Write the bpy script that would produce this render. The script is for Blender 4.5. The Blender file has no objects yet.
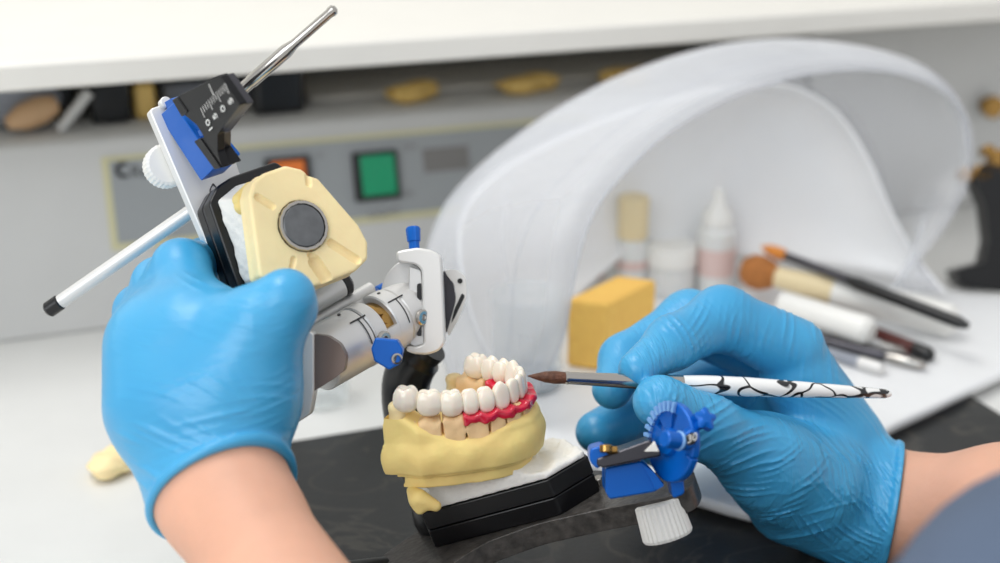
import bpy, bmesh, math, random
import numpy as np
from mathutils import Vector, Matrix

random.seed(7)
sc = bpy.context.scene
COL = sc.collection
# ------------------------------------------------------------------ camera frame
FPX = 1389.0
TH = math.radians(20.2); YW = math.radians(20.3)
CAM = np.array([0.0, 0.0, 0.33])
R_ = np.array([math.cos(YW), -math.sin(YW), 0])
F_ = np.array([math.sin(YW)*math.cos(TH), math.cos(YW)*math.cos(TH), -math.sin(TH)])
U_ = np.cross(R_, F_)
HF = np.array([math.sin(YW), math.cos(YW), 0]); ZZ = np.array([0, 0, 1.0])

def ray(px, py): return F_ + R_*(px-500)/FPX + U_*(281.5-py)/FPX
def P(px, py, D): return CAM + D*ray(px, py)
def hit(px, py, p0, n):
    r = ray(px, py); n = np.array(n, float)
    return CAM + r*(np.dot(np.array(p0)-CAM, n)/np.dot(r, n))
def onz(px, py, z): return hit(px, py, (0, 0, z), (0, 0, 1))
def camvec(x, y, z):          # right, up, towards the viewer
    v = R_*x + U_*y - F_*z
    return v/np.linalg.norm(v)
def nrm(v): v = np.array(v, float); return v/np.linalg.norm(v)

class Frame:
    def __init__(s, o, a, b, c): s.o = np.array(o, float); s.ax = [np.array(a), np.array(b), np.array(c)]
    def w(s, x, y, z): return s.o + s.ax[0]*x + s.ax[1]*y + s.ax[2]*z
    def loc(s, p): d = np.array(p)-s.o; return np.array([d@s.ax[0], d@s.ax[1], d@s.ax[2]])
    def hit(s, px, py, axis, val): return s.loc(hit(px, py, s.o+s.ax[axis]*val, s.ax[axis]))

# ------------------------------------------------------------------ materials
def lin(c):
    c = [x/255 for x in c]
    return [x/12.92 if x <= .04045 else ((x+.055)/1.055)**2.4 for x in c] + [1]
def mat(name, col, rough=.5, metal=0, bump=0, bscale=200, spec=.5, sss=0, var=0, vscale=30, coat=0, trans=0, alpha=1, emit=0):
    m = bpy.data.materials.new(name); m.use_nodes = True
    nt = m.node_tree; b = nt.nodes['Principled BSDF']; c = lin(col)
    b.inputs['Base Color'].default_value = c; b.inputs['Roughness'].default_value = rough
    b.inputs['Metallic'].default_value = metal; b.inputs['Specular IOR Level'].default_value = spec
    if sss:
        b.inputs['Subsurface Weight'].default_value = sss
        b.inputs['Subsurface Radius'].default_value = (1, .5, .3); b.inputs['Subsurface Scale'].default_value = .003
    b.inputs['Coat Weight'].default_value = coat; b.inputs['Transmission Weight'].default_value = trans
    b.inputs['Alpha'].default_value = alpha
    if emit: b.inputs['Emission Color'].default_value = c; b.inputs['Emission Strength'].default_value = emit
    tc = nt.nodes.new('ShaderNodeTexCoord')
    n = nt.nodes.new('ShaderNodeTexNoise'); n.inputs['Scale'].default_value = vscale; n.inputs['Detail'].default_value = 4
    nt.links.new(tc.outputs['Object'], n.inputs['Vector'])
    r = nt.nodes.new('ShaderNodeValToRGB'); v = max(var, .015)
    r.color_ramp.elements[0].position = .3; r.color_ramp.elements[1].position = .7
    r.color_ramp.elements[0].color = [x*(1-v) for x in c[:3]]+[1]; r.color_ramp.elements[1].color = [min(1, x*(1+v)) for x in c[:3]]+[1]
    nt.links.new(n.outputs['Fac'], r.inputs['Fac']); nt.links.new(r.outputs['Color'], b.inputs['Base Color'])
    if bump:
        n2 = nt.nodes.new('ShaderNodeTexNoise'); n2.inputs['Scale'].default_value = bscale; n2.inputs['Detail'].default_value = 5
        nt.links.new(tc.outputs['Object'], n2.inputs['Vector'])
        bp = nt.nodes.new('ShaderNodeBump'); bp.inputs['Strength'].default_value = bump; bp.inputs['Distance'].default_value = .001
        nt.links.new(n2.outputs['Fac'], bp.inputs['Height']); nt.links.new(bp.outputs['Normal'], b.inputs['Normal'])
    return m

M = {}
M['bench'] = mat('bench_laminate', (224, 224, 221), .35, var=.01)
M['shelf'] = mat('shelf_laminate', (232, 229, 222), .4)
M['console'] = mat('console_enamel', (200, 200, 198), .45)
M['panel'] = mat('panel_grey', (152, 156, 158), .4)
M['panel_edge'] = mat('panel_yellow_line', (205, 200, 160), .5)
M['black'] = mat('black_plastic', (16, 17, 19), .32)
M['blackm'] = mat('black_anodised', (14, 14, 17), .28, metal=.3)
M['darkgrey'] = mat('dark_grey_metal', (84, 83, 88), .3, metal=.9)
M['wall'] = mat('wall_paint', (225, 225, 220), .8)
M['silver'] = mat('satin_aluminium', (226, 225, 223), .42, metal=.45, bump=.04, bscale=900)
M['chrome'] = mat('polished_steel', (190, 186, 180), .18, metal=1)
M['facet'] = mat('machined_facet', (128, 112, 104), .35, metal=.8)
M['blue'] = mat('blue_anodised', (2, 98, 194), .3, metal=.15, spec=.4)
M['bluel'] = mat('pale_blue_marks', (120, 170, 225), .4)
M['white'] = mat('white_plastic', (238, 237, 232), .35)
M['whitemetal'] = mat('white_enamelled_metal', (232, 231, 228), .3, metal=.2)
M['brass'] = mat('brass', (176, 138, 80), .25, metal=1)
M['plaster'] = mat('white_plaster', (240, 238, 232), .85, bump=.6, bscale=350, var=.05)
M['yellow'] = mat('yellow_dental_stone', (255, 222, 142), .6, bump=.25, bscale=300, var=.08, vscale=60, sss=.1)
M['paleyellow'] = mat('pale_yellow_stone', (255, 230, 176), .6, bump=.2, bscale=300, var=.05, vscale=60, sss=.1)
M['ochre'] = mat('ochre_stone', (222, 182, 92), .6, bump=.2, bscale=300)
M['beige'] = mat('beige_die_stone', (238, 202, 152), .6, bump=.3, bscale=400, var=.12, vscale=90, sss=.1)
M['ceramic'] = mat('tooth_ceramic', (240, 230, 214), .16, sss=.25, coat=.5, var=.03, vscale=120)
M['gum'] = mat('red_gum_resin', (205, 22, 58), .15, sss=.15, coat=.6, var=.2, vscale=150)
M['magnet'] = mat('magnet_steel', (120, 122, 124), .42, metal=.9, var=.12, vscale=200)
M['skin'] = mat('skin', (218, 166, 140), .55, sss=.2, bump=.25, bscale=220, var=.06, vscale=40)
M['sleeve'] = mat('grey_blue_cloth', (84, 98, 120), .9, bump=.3, bscale=500, var=.05)
M['sponge'] = mat('orange_sponge', (255, 202, 104), .9, bump=1, bscale=260, var=.05, vscale=160)
M['tray'] = mat('white_tray', (240, 241, 242), .35)
M['bristle'] = mat('brown_bristle', (96, 58, 38), .45, bump=.8, bscale=900, var=.35, vscale=500)
M['tanbristle'] = mat('tan_bristle', (176, 112, 56), .8, bump=.6, bscale=700, var=.25, vscale=300)
M['orangebristle'] = mat('orange_bristle', (222, 142, 62), .8, bump=.6, bscale=700, var=.2, vscale=300)
M['cream'] = mat('cream_cap', (232, 214, 172), .45)
M['bottle'] = mat('milky_bottle', (225, 226, 224), .35, sss=.1)
M['pinklabel'] = mat('pink_print', (222, 196, 190), .6)
M['redlabel'] = mat('red_label', (200, 135, 120), .6)
M['darkred'] = mat('dark_red_lacquer', (80, 30, 25), .25)
M['clothgrey'] = mat('grey_cloth', (150, 155, 165), .9, bump=.4, bscale=300, var=.1)
M['wood'] = mat('tan_wood', (206, 168, 128), .5, var=.1)
M['yellowthing'] = mat('yellow_wax', (228, 192, 112), .5, var=.08)
M['greenlens'] = mat('green_switch_lens', (0, 140, 96), .25, emit=.12)
M['orangelens'] = mat('orange_switch_lens', (214, 112, 40), .25, emit=.15)
M['labelgrey'] = mat('label_grey', (122, 120, 118), .5)
M['glass'] = mat('clear_glass', (240, 245, 245), .08, alpha=.28)
M['hair'] = mat('dark_hair', (60, 45, 38), .6)

def special():
    # black worktop mat with faint marbling
    m = mat('black_marbled_mat', (40, 41, 41), .42, bump=.15, bscale=500); nt = m.node_tree; b = nt.nodes['Principled BSDF']
    tc = nt.nodes.new('ShaderNodeTexCoord')
    n = nt.nodes.new('ShaderNodeTexNoise'); n.inputs['Scale'].default_value = 22; n.inputs['Detail'].default_value = 8; n.inputs['Distortion'].default_value = 1.6
    nt.links.new(tc.outputs['Object'], n.inputs['Vector'])
    r = nt.nodes.new('ShaderNodeValToRGB'); e = r.color_ramp.elements
    e[0].position = .47; e[0].color = lin((38, 39, 40)); e[1].position = .53; e[1].color = lin((38, 39, 40))
    x = e.new(.5); x.color = lin((84, 80, 73))
    nt.links.new(n.outputs['Fac'], r.inputs['Fac']); 
    n3 = nt.nodes.new('ShaderNodeTexNoise'); n3.inputs['Scale'].default_value = 9
    nt.links.new(tc.outputs['Object'], n3.inputs['Vector'])
    mx = nt.nodes.new('ShaderNodeMix'); mx.data_type = 'RGBA'; mx.inputs['B'].default_value = lin((44, 45, 46))
    nt.links.new(n3.outputs['Fac'], mx.inputs['Factor']); nt.links.new(r.outputs['Color'], mx.inputs['A'])
    nt.links.new(mx.outputs['Result'], b.inputs['Base Color']); M['mat'] = m
    # carbon-like lower arm
    m = mat('carbon_grey_composite', (70, 67, 64), .3, var=.45, vscale=260, bump=.25, bscale=500); M['carbon'] = m
    # brush handle: white with black swirls
    m = mat('marbled_handle', (240, 240, 238), .12, coat=.6); nt = m.node_tree; b = nt.nodes['Principled BSDF']
    tc = nt.nodes.new('ShaderNodeTexCoord'); mp = nt.nodes.new('ShaderNodeMapping'); mp.inputs['Scale'].default_value = (72, 95, 95)
    nt.links.new(tc.outputs['Object'], mp.inputs['Vector'])
    nz = nt.nodes.new('ShaderNodeTexNoise'); nz.inputs['Scale'].default_value = 1.3; nz.inputs['Detail'].default_value = 0
    nt.links.new(mp.outputs['Vector'], nz.inputs['Vector'])
    ad = nt.nodes.new('ShaderNodeVectorMath'); ad.operation = 'ADD'
    nt.links.new(mp.outputs['Vector'], ad.inputs[0]); nt.links.new(nz.outputs['Color'], ad.inputs[1])
    vo = nt.nodes.new('ShaderNodeTexVoronoi'); vo.feature = 'DISTANCE_TO_EDGE'; vo.inputs['Scale'].default_value = 1.0
    nt.links.new(ad.outputs[0], vo.inputs['Vector'])
    r = nt.nodes.new('ShaderNodeValToRGB'); e = r.color_ramp.elements
    e[0].position = .035; e[0].color = (.006, .006, .007, 1); e[1].position = .06; e[1].color = lin((242, 242, 240))
    nt.links.new(vo.outputs['Distance'], r.inputs['Fac']); nt.links.new(r.outputs['Color'], b.inputs['Base Color']); M['marble'] = m
    # clear vinyl of the hood
    m = bpy.data.materials.new('clear_vinyl'); m.use_nodes = True; nt = m.node_tree; b = nt.nodes['Principled BSDF']
    b.inputs['Base Color'].default_value = lin((228, 230, 235)); b.inputs['Roughness'].default_value = .18
    lw = nt.nodes.new('ShaderNodeLayerWeight'); lw.inputs['Blend'].default_value = .35
    nz = nt.nodes.new('ShaderNodeTexNoise'); nz.inputs['Scale'].default_value = 14; nz.inputs['Detail'].default_value = 3; nz.inputs['Distortion'].default_value = .8
    tc = nt.nodes.new('ShaderNodeTexCoord'); nt.links.new(tc.outputs['Object'], nz.inputs['Vector'])
    mr = nt.nodes.new('ShaderNodeMapRange'); mr.inputs['To Min'].default_value = .12; mr.inputs['To Max'].default_value = .75
    nt.links.new(lw.outputs['Facing'], mr.inputs['Value']); nt.links.new(mr.outputs['Result'], b.inputs['Alpha'])
    bp = nt.nodes.new('ShaderNodeBump'); bp.inputs['Strength'].default_value = .3; bp.inputs['Distance'].default_value = .01
    nt.links.new(nz.outputs['Fac'], bp.inputs['Height']); nt.links.new(bp.outputs['Normal'], b.inputs['Normal']); M['vinyl'] = m
    # nitrile glove with stretch creases
    def glove(name, rot, scale, strength):
        m = bpy.data.materials.new(name); m.use_nodes = True; nt = m.node_tree; b = nt.nodes['Principled BSDF']
        b.inputs['Roughness'].default_value = .32; b.inputs['Subsurface Weight'].default_value = .12
        b.inputs['Subsurface Radius'].default_value = (.3, .6, 1); b.inputs['Subsurface Scale'].default_value = .002
        tc = nt.nodes.new('ShaderNodeTexCoord'); mp = nt.nodes.new('ShaderNodeMapping'); mp.inputs['Rotation'].default_value = rot; mp.inputs['Scale'].default_value = scale
        nt.links.new(tc.outputs['Object'], mp.inputs['Vector'])
        n = nt.nodes.new('ShaderNodeTexNoise'); n.inputs['Scale'].default_value = 1; n.inputs['Detail'].default_value = 3; n.inputs['Distortion'].default_value = .6
        nt.links.new(mp.outputs['Vector'], n.inputs['Vector'])
        n2 = nt.nodes.new('ShaderNodeTexNoise'); n2.inputs['Scale'].default_value = 28; n2.inputs['Detail'].default_value = 2
        nt.links.new(tc.outputs['Object'], n2.inputs['Vector'])
        rr = nt.nodes.new('ShaderNodeMapRange'); rr.inputs['From Min'].default_value = .42; rr.inputs['From Max'].default_value = .62
        nt.links.new(n2.outputs['Fac'], rr.inputs['Value'])
        ml = nt.nodes.new('ShaderNodeMath'); ml.operation = 'MULTIPLY'
        nt.links.new(n.outputs['Fac'], ml.inputs[0]); nt.links.new(rr.outputs['Result'], ml.inputs[1])
        bp = nt.nodes.new('ShaderNodeBump'); bp.inputs['Strength'].default_value = strength; bp.inputs['Distance'].default_value = .0016
        nt.links.new(ml.outputs[0], bp.inputs['Height']); nt.links.new(bp.outputs['Normal'], b.inputs['Normal'])
        r = nt.nodes.new('ShaderNodeValToRGB'); r.color_ramp.elements[0].color = lin((52, 150, 202)); r.color_ramp.elements[1].color = lin((80, 174, 220))
        nt.links.new(n2.outputs['Fac'], r.inputs['Fac']); nt.links.new(r.outputs['Color'], b.inputs['Base Color'])
        return m
    M['glove_l'] = glove('blue_nitrile', (0, 0, .6), (60, 60, 260), .35)
    M['glove_r'] = glove('blue_nitrile_creased', (.35, .75, .3), (330, 60, 60), .9)
special()

# ------------------------------------------------------------------ scene graph helpers
def obj(name, me, m, parent=None):
    o = bpy.data.objects.new(name, me); COL.objects.link(o)
    if m is not None and len(me.materials) == 0: me.materials.append(m)
    if parent is not None:
        o.parent = parent; o.matrix_parent_inverse = Matrix.Translation(parent.location).inverted()
    return o
def thing(name, label, cat, loc=(0, 0, 0), group=None):
    o = bpy.data.objects.new(name, None); COL.objects.link(o); o.location = Vector(loc); o.empty_display_size = .01
    return tag(o, label, cat, group)
def tag(o, label, cat, group=None):
    o['label'] = label; o['category'] = cat
    if group: o['group'] = group
    return o
def struct(o): o['kind'] = 'structure'; return o
def meshpy(verts, faces, smooth=True, angle=40):
    me = bpy.data.meshes.new('m'); me.from_pydata([tuple(map(float, v)) for v in verts], [], [tuple(int(i) for i in f) for f in faces]); me.update()
    bm = bmesh.new(); bm.from_mesh(me); bmesh.ops.recalc_face_normals(bm, faces=bm.faces); bm.to_mesh(me); bm.free()
    if smooth: smooth_me(me, angle)
    return me
def smooth_me(me, angle=40):
    for p in me.polygons: p.use_smooth = True
    if angle < 180: me.set_sharp_from_angle(angle=math.radians(angle))
def bevel(o, w=.0006, seg=2):
    b = o.modifiers.new('bevel', 'BEVEL'); b.width = w; b.segments = seg; b.limit_method = 'ANGLE'; b.angle_limit = math.radians(35); return o
def prism(poly, ext):            # world polygon + extrusion vector
    n = len(poly); ext = np.array(ext)
    v = [np.array(p) for p in poly]+[np.array(p)+ext for p in poly]
    f = [list(range(n)), list(range(2*n-1, n-1, -1))]+[[i, (i+1) % n, (i+1) % n+n, i+n] for i in range(n)]
    return meshpy(v, f, True, 30)
def loft(rings, closed=True, cap=True, angle=40):
    n = len(rings[0]); v = [p for r in rings for p in r]; f = []
    for a in range(len(rings)-1):
        for i in range(n if closed else n-1):
            j = (i+1) % n; f.append([a*n+i, a*n+j, (a+1)*n+j, (a+1)*n+i])
    if cap and closed: f.append(list(range(n))); f.append([len(v)-n+i for i in range(n)])
    return meshpy(v, f, True, angle)
def basis(d):
    d = nrm(d); a = np.array([0, 0, 1.]) if abs(d[2]) < .9 else np.array([1., 0, 0])
    x = nrm(np.cross(a, d)); return x, np.cross(d, x), d
def lathe(p0, axis, prof, n=32, angle=35, wob=None):   # prof: (h, r)
    x, y, d = basis(axis); p0 = np.array(p0); rings = []
    for h, r in prof:
        rings.append([p0+d*h+(x*math.cos(t)+y*math.sin(t))*(r*(wob(t) if wob else 1)) for t in [2*math.pi*i/n for i in range(n)]])
    return loft(rings, angle=angle)
def rod(p, q, r, r2=None, n=24, bev=None):
    p = np.array(p); q = np.array(q); L = np.linalg.norm(q-p); r2 = r if r2 is None else r2; b = bev if bev is not None else min(r, r2)*.15
    return lathe(p, q-p, [(0, r-b), (b, r), (L-b, r2), (L, r2-b)], n)
def tube(path, rad, n=16, flat=None):
    path = [np.array(p) for p in path]; rings = []
    up = None
    for i, p in enumerate(path):
        d = nrm(path[min(i+1, len(path)-1)]-path[max(i-1, 0)])
        if up is None: x, y, _ = basis(d)
        else: x = nrm(up-d*np.dot(up, d)); y = np.cross(d, x)
        up = x; r = rad[i] if hasattr(rad, '__len__') else rad
        rings.append([p+(x*math.cos(t)+y*math.sin(t))*r for t in [2*math.pi*k/n for k in range(n)]])
    return loft(rings, angle=50)
def cr(pts, m=8):                # Catmull-Rom resample
    P_ = [np.array(p, float) for p in pts]; out = []
    for i in range(len(P_)-1):
        p0 = P_[max(i-1, 0)]; p1 = P_[i]; p2 = P_[i+1]; p3 = P_[min(i+2, len(P_)-1)]
        for k in range(m):
            t = k/m; out.append(.5*((2*p1)+(-p0+p2)*t+(2*p0-5*p1+4*p2-p3)*t*t+(-p0+3*p1-3*p2+p3)*t**3))
    out.append(P_[-1]); return out
def resamp(pts, n):
    pts = np.array(cr(pts, 10)); s = np.r_[0, np.cumsum(np.linalg.norm(np.diff(pts, axis=0), axis=1))]; t = np.linspace(0, s[-1], n)
    return np.stack([np.interp(t, s, pts[:, k]) for k in range(pts.shape[1])], 1)
def boxw(c, hx, hy, hz, ax=None):
    c = np.array(c, float); ax = ax or (np.array([1., 0, 0]), np.array([0, 1., 0]), ZZ)
    a = [c+ax[0]*hx*i+ax[1]*hy*j-ax[2]*hz for i, j in ((-1, -1), (1, -1), (1, 1), (-1, 1))]
    return prism(a, ax[2]*2*hz)
def box2(lo, hi): lo = np.array(lo, float); hi = np.array(hi, float); c = (lo+hi)/2; h = (hi-lo)/2; return boxw(c, *h)
def textmesh(s, size, o, xdir, ydir, depth=.0001, align='LEFT'):
    c = bpy.data.curves.new('t', 'FONT'); c.body = s; c.size = size; c.extrude = depth; c.align_x = align
    t = bpy.data.objects.new('t', c); COL.objects.link(t); bpy.context.view_layer.update()
    me = bpy.data.meshes.new_from_object(t.evaluated_get(bpy.context.evaluated_depsgraph_get())); bpy.data.objects.remove(t)
    x = Vector(nrm(xdir)); y = Vector(nrm(ydir)); z = x.cross(y)
    mt = Matrix(((x[0], y[0], z[0], o[0]), (x[1], y[1], z[1], o[1]), (x[2], y[2], z[2], o[2]), (0, 0, 0, 1)))
    me.transform(mt); me.materials.clear(); return me

# ------------------------------------------------------------------ implicit surfaces
def surfnet(f, lo, hi, h, frame=None, angle=180):
    lo = np.array(lo, float); hi = np.array(hi, float); N = np.ceil((hi-lo)/h).astype(int)+1
    ax = [lo[i]+h*np.arange(N[i]) for i in range(3)]
    V = np.empty(N, np.float32)
    def ev(i0, i1, j0, j1, k0, k1):
        g = np.meshgrid(ax[0][i0:i1], ax[1][j0:j1], ax[2][k0:k1], indexing='ij'); return f(np.stack([q.ravel() for q in g], 1).astype(np.float32)).reshape(g[0].shape)
    B = 12 if N.prod() > 3e5 else 1000000
    if B > 1000:
        step = max(1, int(400000/(N[1]*N[2])))
        for i in range(0, N[0], step): V[i:i+step] = ev(i, i+step, 0, N[1], 0, N[2])
    else:
        nb = -(-N//B); cs = [np.array([lo[d]+h*min(b*B+(B-1)/2, N[d]) for b in range(nb[d])]) for d in range(3)]
        g = np.meshgrid(*cs, indexing='ij'); C = f(np.stack([q.ravel() for q in g], 1).astype(np.float32)).reshape(nb)
        lim = h*B*.95+.003
        for i in range(nb[0]):
            for j in range(nb[1]):
                for k in range(nb[2]):
                    q = (slice(i*B, min(i*B+B, N[0])), slice(j*B, min(j*B+B, N[1])), slice(k*B, min(k*B+B, N[2])))
                    V[q] = ev(q[0].start, q[0].stop, q[1].start, q[1].stop, q[2].start, q[2].stop) if abs(C[i, j, k]) < lim else C[i, j, k]
    S = V < 0; n0, n1, n2 = N-1
    acc = np.zeros((n0, n1, n2, 3), np.float32); cnt = np.zeros((n0, n1, n2), np.float32)
    offs = [(a, b, c) for a in (0, 1) for b in (0, 1) for c in (0, 1)]
    def sl(a): return V[a[0]:a[0]+n0, a[1]:a[1]+n1, a[2]:a[2]+n2]
    for a in offs:
        for d in range(3):
            if a[d]: continue
            b = list(a); b[d] = 1; va = sl(a); vb = sl(b); cross = (va < 0) != (vb < 0)
            t = np.where(cross, va/np.where(va == vb, 1, va-vb), 0)
            for k in range(3): acc[..., k] += np.where(cross, (t if k == d else a[k]), 0)
            cnt += cross
    act = cnt > 0; idx = -np.ones(act.shape, int); idx[act] = np.arange(act.sum())
    w = np.argwhere(act); vt = lo+h*(w+acc[act]/cnt[act][:, None]); faces = []
    for d in range(3):
        e1, e2 = (d+1) % 3, (d+2) % 3
        A = np.take(S, range(0, N[d]-1), d); B = np.take(S, range(1, N[d]), d); ed = np.argwhere(A != B)
        ok = (ed[:, e1] > 0) & (ed[:, e2] > 0) & (ed[:, e1] < N[e1]-1) & (ed[:, e2] < N[e2]-1); ed = ed[ok]
        inside = S[tuple(ed.T)]
        def q(o1, o2):
            x = ed.copy(); x[:, e1] -= o1; x[:, e2] -= o2; return idx[tuple(x.T)]
        fs = np.stack([q(1, 1), q(0, 1), q(0, 0), q(1, 0)], 1); fs[~inside] = fs[~inside][:, ::-1]; faces.append(fs)
    faces = np.concatenate(faces)
    # a light Laplacian pass evens the net
    nb = np.zeros_like(vt); c = np.zeros(len(vt))
    for a, b in ((0, 1), (1, 2), (2, 3), (3, 0)):
        np.add.at(nb, faces[:, a], vt[faces[:, b]]); np.add.at(nb, faces[:, b], vt[faces[:, a]]); np.add.at(c, faces[:, a], 1); np.add.at(c, faces[:, b], 1)
    vt = vt*.5+.5*nb/c[:, None]
    if frame is not None: vt = frame.o+vt@np.array(frame.ax)
    me = bpy.data.meshes.new('m'); me.vertices.add(len(vt)); me.vertices.foreach_set('co', vt.astype(np.float32).ravel())
    me.loops.add(faces.size); me.loops.foreach_set('vertex_index', faces.astype(np.int32).ravel())
    me.polygons.add(len(faces)); me.polygons.foreach_set('loop_start', np.arange(0, faces.size, 4, dtype=np.int32))
    me.update(calc_edges=True); me.validate(); smooth_me(me, angle); return me
def smin(a, b, k): h = np.maximum(k-np.abs(a-b), 0)/k; return np.minimum(a, b)-h*h*k*.25
def cone(p, a, b, ra, rb):
    a = np.asarray(a, np.float32); b = np.asarray(b, np.float32); ba = b-a; pa = p-a; t = np.clip(pa@ba/max(ba@ba, 1e-12), 0, 1)
    return np.linalg.norm(pa-t[:, None]*ba, axis=1)-(ra+(rb-ra)*t)
def poly2(x, y, P_):
    d = np.full(x.shape, 1e9, np.float32); s = np.ones(x.shape, np.float32); n = len(P_); j = n-1
    for i in range(n):
        ex = P_[j][0]-P_[i][0]; ey = P_[j][1]-P_[i][1]; wx = x-P_[i][0]; wy = y-P_[i][1]
        t = np.clip((wx*ex+wy*ey)/(ex*ex+ey*ey), 0, 1); bx = wx-ex*t; by = wy-ey*t; d = np.minimum(d, bx*bx+by*by)
        c1 = y >= P_[i][1]; c2 = y < P_[j][1]; c3 = ex*wy > ey*wx
        flip = (c1 & c2 & c3) | (~c1 & ~c2 & ~c3); s = np.where(flip, -s, s); j = i
    return s*np.sqrt(d)

# ================================================================== BENCH, MAT, CONSOLE, SHELF
o = struct(obj('floor', box2((-1.6, -1.2, -.80), (2.6, 1.3, -.76)), M['wall']))
o = struct(obj('wall_back', box2((-1.6, 1.22, -.76), (2.6, 1.3, 1.6)), M['wall']))
o = obj('workbench', box2((-1.2, .02, -.04), (2.2, 1.22, 0)), M['bench']); bevel(o, .003)
tag(o, 'white laminate workbench top that everything in the lab stands on', 'workbench')
legs = None
mb = onz(385, 430, 0)[1]; mc = onz(975, 402, 0)[0]
o = obj('cutting_mat', box2((onz(247, 455, 0)[0]-.012, .12, .0002), (mc, mb, .0025)), M['mat']); bevel(o, .0008)
tag(o, 'black marbled work mat lying flat on the white bench under the hands', 'mat')

LEAN = math.radians(15); CN = np.array([0, -math.cos(LEAN), math.sin(LEAN)]); CP = np.array([0, .845, 0])
CU = np.array([0, math.sin(LEAN), math.cos(LEAN)]); CX = np.array([1., 0, 0])
def con(px, py): return hit(px, py, CP, CN)
ztop = .114; yt = .845+ztop*math.tan(LEAN)
t = thing('control_console', 'grey white control console with sloping front along the back of the bench', 'control unit', (.2, .95, 0))
prof = [(.845, 0), (yt, ztop), (yt+.006, ztop+.003), (1.21, ztop+.003), (1.21, 0)]
o = obj('housing', prism([(-.9, a, b) for a, b in prof], (.9+con(810, 60)[0]-.003, 0, 0)), M['console'], t); bevel(o, .002)
x0 = con(95, 158)[0]; x1 = con(118, 250)[0]
def sq(pts, th, off=0): return prism([p+CN*off for p in pts], CN*th)
pa, pb = con(96, 158), con(117, 250)
xr = con(590, 150)[0]; u0 = (pb-CP)@CU; u1 = (pa-CP)@CU; xl = (pa[0]+pb[0])/2
def cp(x, u, off=0): return np.array([x, CP[1], 0])+CU*u+CN*off
def crect(xa, ua, xb, ub, off, th): return sq([cp(xa, ua), cp(xb, ua), cp(xb, ub), cp(xa, ub)], th, off)
o = obj('panel_border', crect(xl, u0, xr, u1, .0001, .0012), M['panel_edge'], t)
o = obj('panel_face', crect(xl+.004, u0+.004, xr-.004, u1-.003, .0002, .0019), M['panel'], t)
def cloc(px, py): p = con(px, py); return p[0], (p-CP)@CU
def onpanel(name, l, tp, r, b, m, off, th, par=t):
    # pixel box of the flat thing on the console front
    xa, ua = cloc(l, (tp+b)/2); xb, ub = cloc(r, (tp+b)/2); _, ut = cloc((l+r)/2, tp); _, un = cloc((l+r)/2, b)
    o = obj(name, crect(xa, un, xb, ut, off, th), m, par); return o, (xa+xb)/2, (ut+un)/2
s1, _, _ = onpanel('rocker_switch', 352, 151, 397, 200, M['black'], .0021, .004); bevel(s1, .0008)
o, _, _ = onpanel('switch_lens', 359, 155, 393, 195, M['greenlens'], .006, .0016, s1); bevel(o, .0007); o['label'] = 'green lit lens'
s2, _, _ = onpanel('rocker_switch', 265, 157, 310, 205, M['black'], .0021, .004); bevel(s2, .0008)
o, _, _ = onpanel('switch_lens', 271, 161, 304, 200, M['orangelens'], .006, .0016, s2); bevel(o, .0007); o['label'] = 'orange lit lens'
o, _, _ = onpanel('type_label', 422, 147, 468, 171, M['labelgrey'], .0021, .0004)
def ptext(name, s, px, py, size, m):
    p = con(px, py)+CN*.0022; return obj(name, textmesh(s, size, p, CX, CU), m, t)
x, u = cloc(123, 170)
pr = [cp(x+.0052*math.cos(a), u+.0052*math.sin(a)) for a in np.linspace(.8, 5.5, 20)]+[cp(x+.0022*math.cos(a), u+.0028*math.sin(a)) for a in np.linspace(5.3, 1.0, 16)]
o = obj('maker_logo', sq(pr, .0005, .0021), M['black'], t)
ptext('maker_lettering', 'Renfert', 131, 178, .0105, M['black'])
ptext('switch_lettering', 'I / 0', 311, 158, .005, M['labelgrey']); ptext('switch_lettering', 'ON', 402, 150, .006, M['labelgrey'])
ptext('switch_lettering', 'OFF', 401, 197, .005, M['labelgrey']); ptext('switch_lettering', 'LIGHT', 368, 218, .008, M['labelgrey'])
o = obj('console_ledge', box2((con(810, 60)[0], .875, .0003), (2.1, 1.2, .150)), M['console']); bevel(o, .003)
ledge = tag(o, 'cream topped equipment box behind the clear hood at the right', 'cabinet')
# shelf
zs = .1637
o = obj('overhead_shelf', box2((-1.2, .80, zs), (2.2, 1.22, zs+.0155)), M['shelf']); bevel(o, .002)
tag(o, 'long white shelf board running across above the console', 'shelf')

# things lying on the console under the shelf
def gap(px, py, y): return hit(px, py, (0, y, 0), (0, 1, 0))
zt = ztop+.0035
def gapbox(name, l, r, tp, y, dy, m, lab, cat, h=None):
    a = gap(l, 120, y); b = gap(r, 120, y); z1 = min(gap((l+r)/2, tp, y)[2], zs-.001)
    o = obj(name, box2((a[0], y, zt), (b[0], y+dy, z1)), m); bevel(o, .004, 3); return tag(o, lab, cat)
gapbox('storage_box', 92, 133, 60, .90, .12, M['black'], 'black storage box under the shelf, between the pale strap and the yellow tub', 'box')
gapbox('pouch', 57, 76, 60, .915, .06, M['black'], 'small black pouch under the shelf left of the pale strap', 'pouch')
gapbox('charger_box', 256, 307, 60, .89, .09, M['black'], 'black square box under the shelf behind the steel pin', 'box')
gapbox('plastic_tub', 136, 158, 84, .905, .03, M['yellowthing'], 'small yellow tub under the shelf behind the black scale block', 'tub')
gapbox('carton', 165, 250, 84, .93, .07, M['clothgrey'], 'grey carton under the shelf behind the black scale block', 'carton')
gapbox('carton', 312, 720, 82, .918, .09, M['shelf'], 'pale filler block added to brighten the gap behind the wax lumps under the shelf', 'carton')  # added pale filler, stands in for the light background of the gap
p = gap(62, 124, .892); q = gap(88, 90, .892)
a = p.copy(); a[2] = zt+.003
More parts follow.
